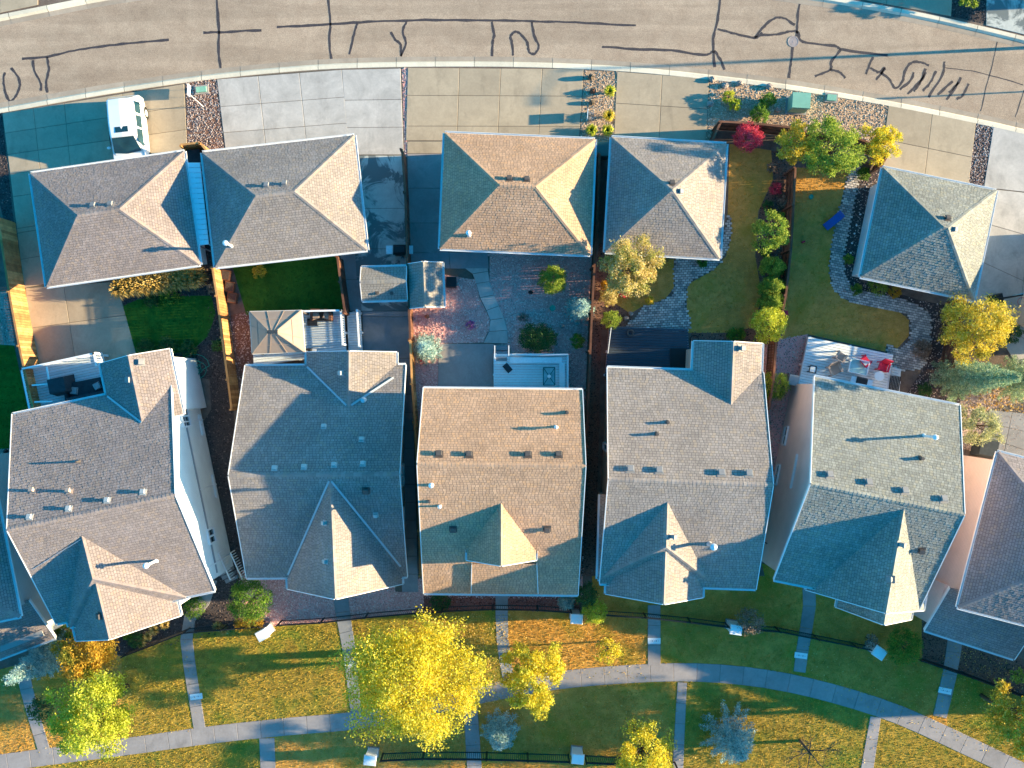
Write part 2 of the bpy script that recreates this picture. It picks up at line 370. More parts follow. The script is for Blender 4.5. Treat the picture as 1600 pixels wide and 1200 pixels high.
def flat_leaves(poly_px, per_m2, m, name='fallen_leaves', size=(.04, .09), z=.03, smooth=False):
    X, Y = scatter(poly_px, per_m2, [], smooth); n = len(X)
    if n == 0: return
    a = rng.uniform(0, 2*np.pi, n); s_ = rng.uniform(*size, n); V = np.empty((n, 4, 3)); ti = rng.uniform(-.6, .6, (n, 2))
    for i in range(4):
        t = a+i*np.pi/2; r = s_*(.5 if i % 2 else .32); ox, oy = np.cos(t)*r, np.sin(t)*r
        V[:, i] = np.c_[X+ox, Y+oy, z+.03+ox*ti[:, 0]+oy*ti[:, 1]]
    o = mk_np(name, V.reshape(-1, 3), 4, m); o['kind'] = 'stuff'; return o
def stones(poly_px, per_m2, m, name='gravel', size=(.03, .07), z=.0, smooth=False, holes=None):
    X, Y = scatter(poly_px, per_m2, holes, smooth); n = len(X)
    if n == 0: return
    r = rng.uniform(*size, n); a = rng.uniform(0, 6.28, n); q = []
    ring = []
    for i in range(4):
        t = a+i*np.pi/2+rng.uniform(-.4, .4, n); k = r*rng.uniform(.6, 1.1, n)
        ring.append(np.c_[X+np.cos(t)*k, Y+np.sin(t)*k, np.full(n, z)])
    top = np.c_[X+rng.uniform(-.3, .3, n)*r, Y+rng.uniform(-.3, .3, n)*r, z+r*rng.uniform(.5, 1, n)]
    me = bpy.data.meshes.new(name); V = np.stack(ring+[top], 1).reshape(-1, 3).astype(np.float32)
    b = (np.arange(n)*5)[:, None]
    F = np.concatenate([b+np.array([[i, (i+1) % 4, 4]]) for i in range(4)], 0).astype(np.int32)
    me.vertices.add(len(V)); me.vertices.foreach_set('co', V.ravel()); me.loops.add(F.size); me.loops.foreach_set('vertex_index', F.ravel())
    me.polygons.add(len(F)); me.polygons.foreach_set('loop_start', np.arange(0, F.size, 3, dtype=np.int32))
    me.materials.append(m); me.update(calc_edges=True); o = link(name, me); o['kind'] = 'stuff'; return o
def lerp(a, b, t): return (a[0]+(b[0]-a[0])*t, a[1]+(b[1]-a[1])*t)
def slab_grid(parent, q, us, vs, m, gap=.022, z=.03, name='slab', zb=-.02):
    """q: 4 px corners (NW, NE, SE, SW); us/vs: lists of cut fractions. Each cell is its own bevelled slab."""
    for i in range(len(us)-1):
        for j in range(len(vs)-1):
            c = []
            for u, v in ((us[i], vs[j]), (us[i+1], vs[j]), (us[i+1], vs[j+1]), (us[i], vs[j+1])):
                a = lerp(q[0], q[1], u); b = lerp(q[3], q[2], u); c.append(P(*lerp(a, b, v)))
            slab_poly(parent, c, m, gap, z, name, zb)
def slab_poly(parent, c, m, gap=.022, z=.03, name='slab', zb=-.02):
    c = [Vector((p[0], p[1], 0)) for p in c]; n = len(c)
    if sum(c[i].x*c[(i+1) % n].y-c[(i+1) % n].x*c[i].y for i in range(n)) < 0: c = c[::-1]
    def inset(g):
        out = []
        for i in range(n):
            a, b, d = c[i-1], c[i], c[(i+1) % n]; e1 = (b-a).normalized(); e2 = (d-b).normalized()
            n1 = Vector((-e1.y, e1.x, 0)); n2 = Vector((-e2.y, e2.x, 0)); k = 1+n1.dot(n2); out.append(b+(n1+n2)*(g/max(.4, k)))
        return out
    A, B = inset(gap/2), inset(gap/2+.012); zz = z+random.uniform(-.002, .002)
    vs = [(p.x, p.y, zb) for p in A]+[(p.x, p.y, zz-.008) for p in A]+[(p.x, p.y, zz) for p in B]
    fs = [tuple(range(2*n, 3*n))]
    for i in range(n):
        j = (i+1) % n; fs += [(i, j, n+j, n+i), (n+i, n+j, 2*n+j, 2*n+i)]
    return mk(name, vs, fs, m, parent)

# ---------------------------------------------------------------- setting: ground, road, kerbs
KS = smooth_line([(-700, 330), (-400, 250), (-100, 190), (0, 173), (100, 155), (190, 140), (300, 124), (400, 113), (500, 105), (600, 101.5), (700, 100.5), (800, 101), (900, 104),
      (1000, 110), (1100, 120), (1200, 132), (1300, 147), (1400, 164), (1500, 184), (1600, 206), (1750, 245), (2000, 320), (2300, 430)], 4)
KN = smooth_line([(-700, 185), (-400, 110), (-100, 48), (0, 27), (60, 15), (110, 5), (170, -6), (300, -24), (450, -38), (600, -46), (720, -48), (850, -46), (1000, -38), (1130, -24), (1280, -4),
      (1370, 11), (1440, 24), (1500, 37), (1560, 51), (1600, 61), (1750, 100), (2000, 175), (2300, 285)], 4)
g0 = mk('ground', [(-400, -400, -.25), (400, -400, -.25), (400, 400, -.25), (-400, 400, -.25)], [(0, 1, 2, 3)], M['dirt']); g0['kind'] = 'structure'
sheet('earth', KS+[(2300, 2000), (-700, 2000)], -.004, M['dirt'])
sheet('earth', KN[::-1]+[(-700, -900), (2300, -900)], -.004, M['dirt'])
road = sheet('road', KS+KN[::-1], -.10, M['road'])
def strip(line, off0, off1):
    """quads following a px polyline, offset in px downward (+y)"""
    out = []
    for (x0, y0), (x1, y1) in zip(line[:-1], line[1:]):
        out.append(((x0, y0+off0), (x1, y1+off0), (x1, y1+off1), (x0, y0+off1)))
    return out
def kerb(line, sgn):
    root = mk('kerb', [P(line[0][0], line[0][1], 0), P(line[0][0]+1, line[0][1], 0), P(line[0][0], line[0][1]+1, 0)], [(0, 1, 2)], M['kerb']); root['kind'] = 'structure'
    L = np.array(line); d = np.r_[0, np.cumsum(np.hypot(*np.diff(L, axis=0).T))]; step = 61.0
    n = int(d[-1]//step)
    for i in range(n):
        t0, t1 = i*step, (i+1)*step; pts = []
        ts = [t0+.35, (t0+t1)/2, t1-.35]
        C = [np.array([np.interp(t, d, L[:, 0]), np.interp(t, d, L[:, 1])]) for t in ts]
        if C[1][0] < -80 or C[1][0] > 1680: continue
        prof = [(-13, -.094), (-5.2, -.085), (-3.2, -.01), (-2.4, .028), (3.6, .034), (4.2, -.02)]
        vs = []; fs = []
        for c, (ta, tb) in zip(C, ((C[0], C[1]), (C[0], C[2]), (C[1], C[2]))):
            tn = (tb-ta)/np.linalg.norm(tb-ta); nn = np.array([-tn[1], tn[0]])*sgn
            for o_, z in prof:
                q = c+nn*o_; p = P(q[0], q[1]); vs.append((p.x, p.y, z))
        k = len(prof)
        for a in range(2):
            for b in range(k-1): f = (a*k+b, a*k+b+1, (a+1)*k+b+1, (a+1)*k+b); fs.append(f if sgn < 0 else f[::-1])
        o = mk('kerb_stone', vs, fs, M['kerb'], root)
        o.data.materials.append(M['gutter'])
        for ii, pl in enumerate(o.data.polygons):
            if ii % (k-1) == 0: pl.material_index = 1
        o.data.update()
kerb(KS, 1); kerb(KN, -1)
def ribbon(pts, w=.13, name='tar_seal'):
    pts = smooth_line(pts, 5); vs = []; fs = []; z = -.096
    for i, p in enumerate(pts):
        a = np.array(pts[max(0, i-1)]); b = np.array(pts[min(len(pts)-1, i+1)]); t = b-a; t = t/(np.linalg.norm(t)+1e-9); n = np.array([-t[1], t[0]])
        ww = w*(28.5/2)*random.uniform(.75, 1.3)
        j = random.uniform(-.5, .5)
        for s_ in (-1, 1):
            q = np.array(p)+n*(s_*ww+j); v = P(q[0], q[1]); vs.append((v.x, v.y, z))
    for i in range(len(pts)-1): fs.append((2*i, 2*i+1, 2*i+3, 2*i+2))
    return mk(name, vs, fs, M['tar'], road)
TAR = [[(6, 112), (4, 125), (9, 150), (17, 157), (27, 142), (29, 124), (16, 105)], [(33, 91), (75, 87), (115, 78), (160, 71), (210, 66), (263, 61)], [(50, 93), (53, 112), (62, 128), (63, 141)],
 [(72, 88), (75, 108), (71, 128), (73, 144)], [(337, -10), (341, 40), (341, 80), (345, 110)], [(317, 50), (350, 49), (408, 46)], [(511, -10), (516, 35), (514, 65), (518, 95)],
 [(432, 41), (480, 39), (540, 35), (600, 32), (680, 30), (760, 31), (830, 32), (900, 34), (994, 39)], [(558, 36), (553, 52), (545, 84)], [(610, 49), (617, 61), (626, 69), (626, 87)],
 [(635, 33), (629, 48), (634, 66), (626, 87)], [(768, 33), (772, 52), (770, 66), (769, 87)], [(802, 86), (800, 66), (798, 56), (804, 49), (813, 52), (824, 66), (827, 80), (835, 83), (842, 72), (835, 55), (831, 33)],
 [(941, 72), (1000, 76), (1050, 78), (1100, 85), (1115, 79)], [(1126, -8), (1122, 30), (1115, 60), (1117, 104)], [(1117, 78), (1126, 92), (1133, 108)], [(1122, 44), (1150, 52), (1180, 58), (1192, 50)],
 [(1180, 58), (1195, 40), (1210, 28), (1225, 27), (1243, 38)], [(1190, 54), (1215, 53), (1235, 48), (1248, 50), (1255, 64), (1305, 71), (1320, 77), (1388, 86)], [(1252, -8), (1247, 30), (1246, 56)],
 [(1239, 72), (1237, 95), (1233, 121)], [(1315, 77), (1300, 95), (1298, 108), (1274, 118)], [(1298, 108), (1313, 112), (1322, 121)], [(1365, 88), (1358, 105), (1354, 115)], [(1361, 105), (1375, 112), (1384, 104)],
 [(1384, 106), (1370, 124)], [(1377, 113), (1390, 122), (1400, 137), (1411, 127), (1416, 108), (1424, 98), (1437, 96), (1453, 101)], [(1429, 112), (1424, 125), (1407, 139)], [(1447, 106), (1440, 124), (1419, 146)],
 [(1448, 112), (1438, 130), (1429, 142)], [(1464, 110), (1455, 128), (1443, 141)], [(1477, 95), (1474, 115), (1452, 151)], [(1490, 126), (1466, 147)], [(1503, 120), (1492, 140), (1480, 155)], [(1499, 128), (1484, 144)],
 [(1515, 130), (1506, 148), (1496, 154)], [(1560, 60), (1552, 100), (1541, 140), (1534, 173)], [(1478, 105), (1520, 110), (1560, 120), (1600, 132)], [(1602, 140), (1588, 182)]]
for i, t in enumerate(TAR): ribbon(t, .13 if i < 36 else .05)
for a, b, w in (((1360, 12), (1250, 2), .03), ((700, 60), (640, 64), .03)): pass
G().lathe(P(1240, 64, 0)+Vector((0, 0, -.097)), [(.31, 0), (.31, .012), (.27, .014), (.26, .006), (.05, .007), (.04, .012)], 20).build('manhole_cover', plain('cast_iron', (.33, .27, .26), .6, .25, 14), None)
bpy.data.objects['manhole_cover']['label'] = 'round iron manhole cover in the tan road where tar seams meet'; bpy.data.objects['manhole_cover']['category'] = 'manhole cover'

# ---------------------------------------------------------------- setting: paved areas
def paved(name, outline, m_under=None):
    HOLES.append(outline)
    return sheet(name, outline, .006, m_under or M['joint'])
d1 = paved('driveway', [(3, 178), (100, 161), (190, 146), (290, 131), (293, 240), (312, 420), (188, 455), (210, 563), (52, 580), (30, 420)])
slab_grid(d1, [(4, 177), (288, 131), (293, 236), (16, 272)], [0, .17, .34, .66, 1], [0, .33, .68, 1], M['conc'])
slab_grid(d1, [(16, 272), (80, 263), (92, 440), (38, 450)], [0, 1], [0, .2, .48, .52, .75, 1], M['conc'])
slab_grid(d1, [(40, 450), (182, 440), (214, 556), (52, 590)], [0, .42, 1], [0, .45, 1], M['conc'])
d2 = paved('driveway', [(339, 125), (420, 116), (500, 110), (628, 106), (632, 240), (640, 470), (652, 925), (618, 925), (560, 500), (560, 240), (352, 240)])
slab_grid(d2, [(339, 124), (534, 109), (545, 225), (353, 240)], [0, .33, .66, 1], [0, .37, .72, 1], M['conc_pale'])
slab_grid(d2, [(534, 109), (626, 107), (631, 242), (545, 242)], [0, 1], [0, .36, .68, 1], M['conc_pale'])
slab_grid(d2, [(545, 243), (632, 243), (638, 486), (560, 486)], [0, 1], [0, .34, .6, .78, 1], M['conc_wet'])
slab_grid(d2, [(530, 388), (560, 388), (566, 486), (541, 486)], [0, 1], [0, .5, 1], M['conc_path'])
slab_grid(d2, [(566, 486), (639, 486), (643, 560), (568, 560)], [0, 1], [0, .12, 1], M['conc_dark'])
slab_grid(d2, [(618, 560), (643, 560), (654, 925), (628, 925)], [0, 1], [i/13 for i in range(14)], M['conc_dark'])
d3 = paved('driveway', [(637, 106), (800, 107), (913, 110), (906, 215), (905, 240), (700, 240), (700, 400), (765, 400), (765, 436), (735, 436), (640, 420)])
slab_grid(d3, [(637, 106), (912, 108), (905, 220), (634, 220)], [0, .295, .53, .765, 1], [0, .38, .80, 1], M['conc'])
slab_grid(d3, [(636, 240), (700, 240), (700, 395), (640, 395)], [0, 1], [0, .35, .7, 1], M['conc_path'])
slab_grid(d3, [(636, 221), (700, 221), (700, 240), (636, 240)], [0, 1], [0, 1], M['conc'])
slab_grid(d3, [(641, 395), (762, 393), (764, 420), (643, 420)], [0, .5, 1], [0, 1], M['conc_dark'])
d4 = paved('driveway', [(964, 112), (1109, 123), (1103, 224), (1098, 240), (958, 235)])
slab_grid(d4, [(964, 112), (1108, 123), (1103, 222), (959, 215)], [0, .49, 1], [0, .48, 1], M['conc'])
slab_grid(d4, [(959, 216), (1103, 223), (1100, 240), (958, 235)], [0, .49, 1], [0, 1], M['conc'])
d5 = paved('driveway', [(1388, 164), (1526, 190), (1510, 300), (1498, 310), (1372, 275)])
slab_grid(d5, [(1388, 164), (1525, 190), (1512, 302), (1374, 272)], [0, .5, 1], [0, .5, .92, 1], M['conc'])
d6 = paved('driveway', [(1553, 197), (1780, 250), (1720, 620), (1600, 610), (1585, 520), (1500, 470), (1535, 300)])
slab_grid(d6, [(1552, 197), (1700, 232), (1690, 310), (1537, 293)], [0, .6, 1], [0, 1], M['conc_pale'])
slab_grid(d6, [(1537, 294), (1690, 311), (1680, 580), (1500, 465)], [0, .5, 1], [0, .3, .62, 1], M['conc_pale'])
slab_grid(d6, [(1540, 490), (1680, 581), (1680, 700), (1600, 590)], [0, .5, 1], [0, 1], M['conc_pale'])
# drives over the road
for q, mm in (([(-60, -60), (60, -60), (60, 8), (-60, 33)], 'conc'), ([(1290, -80), (1492, -80), (1486, 26), (1284, -12)], 'conc'), ([(1543, -80), (1700, -80), (1700, 78), (1540, 40)], 'conc_wet')):
    dn = paved('driveway', q); slab_grid(dn, q, [0, .5, 1], [0, .45, 1], M[mm])
# walkway in yard three
HOLES.append([(693, 416), (731, 420), (744, 441), (749, 465), (765, 497), (765, 513), (755, 535), (685, 537), (684, 607), (771, 607), (771, 539), (793, 537), (792, 513), (781, 487), (769, 457), (763, 433), (759, 393)])
w3 = sheet('walkway', HOLES[-1], .006, M['joint'])
WL = [(693, 412), (731, 419), (744, 441), (749, 465), (765, 495), (766, 513), (755, 535)]; WR = [(757, 393), (763, 433), (769, 450), (774, 470), (781, 490), (792, 513), (793, 537)]
WL = [(722, 416), (738, 428), (744, 443), (750, 465), (760, 485), (766, 500), (764, 518), (755, 536)]; WR = [(760, 404), (763, 424), (765, 440), (772, 461), (780, 478), (788, 497), (793, 516), (794, 537)]
for i in range(7): slab_poly(w3, [P(*WL[i]), P(*WR[i]), P(*WR[i+1]), P(*WL[i+1])], M['conc_pale'])
slab_grid(w3, [(685, 537), (771, 537), (771, 609), (684, 609)], [0, 1], [0, 1], M['conc_path'])

# ---------------------------------------------------------------- front paths
PC = smooth_line([(-60, 1200), (60, 1184), (200, 1166), (330, 1148), (450, 1135), (560, 1125), (660, 1105), (760, 1083), (870, 1063), (1000, 1052), (1100, 1051), (1200, 1061), (1300, 1083), (1400, 1115), (1500, 1160), (1600, 1208), (1700, 1260)], 8)
def path(name, line, w0, w1, m, step=36, z=.03):
    L = np.array(line); d = np.r_[0, np.cumsum(np.hypot(*np.diff(L, axis=0).T))]; n = max(1, int(round(d[-1]/step)))
    left, right = [], []
    for i in range(n+1):
        t = d[-1]*i/n; c = np.array([np.interp(t, d, L[:, 0]), np.interp(t, d, L[:, 1])])
        a = np.array([np.interp(min(t+4, d[-1]), d, L[:, k]) for k in (0, 1)])-np.array([np.interp(max(t-4, 0), d, L[:, k]) for k in (0, 1)])
        a /= np.linalg.norm(a); nn = np.array([-a[1], a[0]]); w = (w0+(w1-w0)*i/n)/2
        left.append(tuple(c-nn*w)); right.append(tuple(c+nn*w))
    out = left+right[::-1]; HOLES.append(out); s_ = sheet(name, out, z-.024, M['joint'])
    for i in range(n): slab_poly(s_, [P(*left[i]), P(*left[i+1]), P(*right[i+1]), P(*right[i])], m, .016, z)
path('path', PC, 27, 30, M['conc_path'])
WK = [([(330, 905), (322, 935), (300, 960), (291, 985), (297, 1045), (312, 1138)], 20, 19), ([(532, 925), (537, 970), (545, 1010), (556, 1112)], 24, 17), ([(784, 925), (785, 1000), (796, 1070)], 20, 18),
      ([(1022, 945), (1022, 1040)], 20, 20), ([(1264, 912), (1264, 955), (1256, 1000), (1249, 1050)], 21, 19), ([(1494, 985), (1488, 1030), (1480, 1070), (1468, 1120)], 24, 22), ([(34, 1040), (45, 1090), (72, 1182)], 21, 19),
      ([(417, 1153), (421, 1260)], 24, 24), ([(735, 1100), (745, 1260)], 22, 24), ([(1066, 1066), (1064, 1100), (1056, 1260)], 15, 18), ([(1368, 1120), (1345, 1260)], 17, 22)]
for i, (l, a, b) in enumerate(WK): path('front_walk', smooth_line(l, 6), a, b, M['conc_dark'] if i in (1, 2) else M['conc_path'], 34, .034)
# paver paths
def pavers(poly, name='paver_path', ang=0, sz=(.20, .13), smooth=True):
    if smooth: poly = smooth_line(poly, 5, True)
    HOLES.append(poly); base = sheet(name, poly, .010, M['joint'])
    s = CAMZ/FPX; pw = [((x-800)*s, (600-y)*s) for x, y in poly]; cx = np.mean([p[0] for p in pw]); cy = np.mean([p[1] for p in pw])
    r = max(math.hypot(p[0]-cx, p[1]-cy) for p in pw); co, si = math.cos(ang), math.sin(ang); g = G(); j = 0; y = -r
    C = []
    while y < r:
        x = -r+(j % 2)*sz[0]/2
        while x < r: C.append((cx+x*co-y*si, cy+x*si+y*co)); x += sz[0]
        y += sz[1]; j += 1
    C = np.array(C); k = inside(C[:, 0], C[:, 1], pw)
    for x, y in C[k]: g.box((x, y, .022+random.uniform(-.004, .004)), (sz[0]-.02, sz[1]-.02, .04), ang, .92, .9)
    o = g.build('paver', M['paver'], base); o['kind'] = 'stuff'
pavers([(1056, 400), (1096, 400), (1120, 405), (1136, 340), (1142, 345), (1141, 375), (1128, 408), (1108, 425), (1076, 445), (1073, 480), (1073, 516), (985, 512), (993, 495), (1008, 478), (1038, 468), (1053, 450)], ang=.05)
pavers([(1330, 262), (1318, 300), (1302, 370), (1296, 415), (1300, 445), (1316, 465), (1345, 476), (1405, 487), (1420, 500), (1422, 525), (1408, 545), (1385, 540), (1392, 575), (1445, 570), (1455, 500), (1440, 480), (1410, 468), (1360, 457), (1330, 445), (1320, 425), (1322, 380), (1340, 290), (1345, 262)], ang=-.2)

# ---------------------------------------------------------------- lawns, beds
def lawn(poly, mat, bl, dens=130, smooth=False, z=.004):
    sheet('lawn', poly, z, M[mat], smooth=smooth); blades(poly, dens, M[bl], z=z, smooth=smooth)
def bed(poly, mat, peb, name='garden_bed', dens=90, smooth=False, z=.0, size=(.03, .06)):
    sheet(name, poly, z, M[mat], smooth=smooth)
    if peb: stones(poly, dens, M[peb], size=size, z=z, smooth=smooth)
# front lawns
front_top = [(-60, 1062), (60, 1030), (190, 1025), (285, 990), (345, 985), (500, 973), (570, 965), (690, 956), (770, 952), (900, 958), (1010, 966), (1135, 981), (1220, 987), (1340, 1012), (1440, 1032), (1600, 1088), (1700, 1120)]
pcx = [p for p in PC]
def up(x): return (x, interp(PC, x)-13)
def dn(x): return (x, interp(PC, x)+13)
def between(x0, x1, top, bot, n=8):
    xs = [x0+(x1-x0)*i/n for i in range(n+1)]
    return [(x, top(x)) for x in xs]+[(x, bot(x)) for x in xs[::-1]]
ftop = lambda x: interp(front_top, x)
pm = lambda x: interp(PC, x)
for x0, x1, mt, bl in ((-60, 190, 'lawn_olive', 'blade_olive'), (190, 300, 'lawn_gold', 'blade_gold'), (300, 545, 'lawn_gold', 'blade_gold'), (545, 790, 'lawn_gold', 'blade_gold'), (790, 1022, 'lawn_mixed', 'blade_olive'),
                       (1022, 1250, 'lawn_mixed', 'blade_olive'), (1250, 1480, 'lawn_mixed', 'blade_olive'), (1480, 1700, 'lawn_gold', 'blade_gold')):
    lawn(between(x0, x1, ftop, pm), mt, bl, 190)
bot = lambda x: 1290
for x0, x1, mt, bl in ((-60, 420, 'lawn_gold', 'blade_gold'), (420, 740, 'lawn_olive', 'blade_olive'), (740, 1060, 'lawn_mixed', 'blade_olive'), (1060, 1360, 'lawn_gold', 'blade_gold'), (1360, 1700, 'lawn_gold', 'blade_gold')):
    lawn(between(x0, x1, pm, bot), mt, bl, 190)
# yard lawns between fence and fronts of houses four and five
lawn([(925, 900), (1205, 900), (1215, 985), (1010, 964), (925, 958)], 'lawn_mixed', 'blade_olive', 190, z=.008)
lawn([(1190, 880), (1440, 960), (1440, 1031), (1216, 986)], 'lawn_mixed', 'blade_olive', 190, z=.012)
lawn([(188, 480), (215, 468), (270, 462), (330, 462), (337, 490), (325, 525), (300, 548), (215, 560)], 'lawn_green', 'blade_green', 120)
lawn([(362, 412), (526, 396), (540, 492), (385, 492)], 'lawn_green', 'blade_green', 120)
lawn([(-60, 535), (22, 540), (48, 660), (30, 700), (-60, 705)], 'lawn_green', 'blade_green', 120)
lawn([(1140, 225), (1205, 235), (1208, 280), (1185, 330), (1180, 400), (1190, 460), (1178, 512), (1130, 520), (1073, 520), (1073, 445), (1110, 425), (1135, 400)], 'lawn_olive', 'blade_olive', 130, smooth=False)
lawn([(1008, 400), (1053, 405), (1053, 450), (1038, 468), (1005, 478), (985, 490), (955, 470)], 'lawn_olive', 'blade_olive', 130)
lawn([(1242, 262), (1335, 262), (1318, 300), (1302, 370), (1296, 415), (1300, 445), (1316, 465), (1345, 476), (1405, 487), (1420, 500), (1420, 525), (1395, 552), (1262, 522), (1222, 530), (1228, 470), (1236, 380)], 'lawn_olive', 'blade_olive', 130)
# beds and gravel
bed([(290, 128), (339, 122), (352, 250), (293, 250)], 'brownmulch', 'pebble', dens=220)
bed([(626, 106), (637, 106), (636, 245), (630, 245)], 'gravel', 'pebble', dens=200)
bed([(912, 110), (965, 112), (958, 235), (904, 235)], 'tangravel', 'pebble_tan', name='gravel_bed', dens=150)
bed([(1108, 123), (1200, 134), (1300, 150), (1390, 165), (1374, 262), (1240, 205), (1126, 192), (1103, 228)], 'tangravel', 'pebble_tan', name='gravel_bed', dens=150)
bed([(1525, 189), (1554, 197), (1536, 300), (1508, 300)], 'mulch', 'pebble', name='gravel_bed', dens=200)
bed([(1486, -80), (1546, -80), (1543, 38), (1486, 26)], 'mulch', 'pebble_dark', dens=120)
bed([(1290, -20), (1290, -20.1), (1290.1, -20)], 'mulch', None)
bed([(640, 415), (695, 412), (770, 395), (926, 395), (915, 640), (910, 935), (662, 935), (645, 600)], 'gravel', 'pebble_mauve', name='gravel_yard', dens=170)
bed([(662, 925), (905, 925), (905, 958), (770, 952), (662, 958)], 'redgravel', 'pebble_red', name='gravel_bed', dens=170, z=.004)
bed([(370, 890), (662, 905), (662, 958), (500, 973), (400, 980), (372, 930)], 'gravel', 'pebble_mauve', name='gravel_bed', dens=200, z=.0)
bed([(350, 495), (392, 485), (393, 640), (365, 640)], 'brownmulch', 'pebble', dens=120)
bed([(-20, 175), (4, 175), (20, 285), (45, 430), (60, 600), (50, 600), (25, 420), (-20, 240)], 'mulch', 'pebble_dark', dens=100, z=.0)
bed([(295, 240), (338, 240), (345, 420), (362, 600), (385, 900), (370, 985), (190, 1025), (100, 1000), (330, 640), (318, 420)], 'mulch', 'pebble_dark', dens=60, z=0)
bed([(183, 440), (335, 420), (345, 470), (360, 600), (290, 585), (215, 562), (300, 549), (326, 525), (338, 490), (330, 461), (215, 467), (190, 482)], 'mulch', 'pebble_dark', dens=100, z=.003)
bed([(936, 380), (1056, 395), (1052, 410), (1008, 403), (957, 470), (990, 494), (985, 515), (940, 515), (930, 900), (905, 900), (925, 500)], 'brownmulch', 'pebble_dark', dens=60, z=.0)
bed([(1205, 235), (1245, 240), (1240, 330), (1228, 460), (1215, 540), (1180, 535), (1080, 528), (1080, 518), (1130, 518), (1178, 511), (1190, 460), (1181, 400), (1186, 330), (1209, 280)], 'brownmulch', 'pebble_dark', dens=60, z=.002)
bed([(1345, 262), (1380, 270), (1345, 440), (1440, 470), (1500, 480), (1500, 640), (1400, 640), (1445, 572), (1455, 500), (1440, 481), (1360, 458), (1330, 446), (1320, 425), (1322, 380), (1340, 290)], 'mulch', 'pebble', dens=60, z=.001)
bed([(1190, 535), (1222, 528), (1262, 522), (1250, 600), (1215, 860), (1190, 880), (1190, 640)], 'gravel', 'pebble', name='gravel_bed', dens=90, z=0)
bed([(1440, 960), (1500, 985), (1600, 1030), (1700, 1060), (1700, 1120), (1600, 1088), (1440, 1032)], 'brownmulch', 'pebble_dark', dens=60, z=.003)
bed([(1500, 590), (1600, 600), (1680, 640), (1680, 740), (1500, 700)], 'lot', 'pebble_tan', name='gravel_bed', dens=150, z=.003)
bed([(-60, 460), (10, 455), (24, 540), (-60, 535)], 'lot', 'pebble', name='gravel_bed', dens=60)
bed([(-60, 705), (30, 700), (26, 735), (-60, 735)], 'lot', 'pebble', name='gravel_bed', dens=120, z=.002)
# fallen leaves
flat_leaves([(660, 955), (800, 960), (800, 1090), (740, 1120), (560, 1120), (560, 1060), (680, 1000)], 80, M['litter'])
flat_leaves([(780, 955), (1010, 965), (1010, 1060), (880, 1060), (800, 1100)], 22, M['litter'])
flat_leaves([(1240, 1000), (1440, 1035), (1600, 1090), (1600, 1200), (1280, 1075)], 20, M['litter'])
flat_leaves([(740, 1100), (1060, 1075), (1060, 1200), (740, 1200)], 9, M['litter'])
flat_leaves([(60, 1050), (300, 1000), (310, 1140), (60, 1180)], 9, M['litter'])
flat_leaves([(1060, 1075), (1400, 1125), (1360, 1200), (1060, 1200)], 8, M['litter'])
flat_leaves([(1500, 585), (1680, 600), (1680, 650), (1510, 640)], 60, M['litter'], size=(.06, .14))
flat_leaves([(440, 1150), (720, 1110), (720, 1200), (440, 1200)], 8, M['litter'])
flat_leaves([(1490, 1000), (1600, 1040), (1600, 1090), (1460, 1040)], 40, M['litter'])
flat_leaves([(1000, 400), (1055, 405), (1000, 480), (940, 480)], 30, M['litter'])
flat_leaves([(1200, 300), (1240, 300), (1225, 520), (1190, 500)], 25, M['litter'])
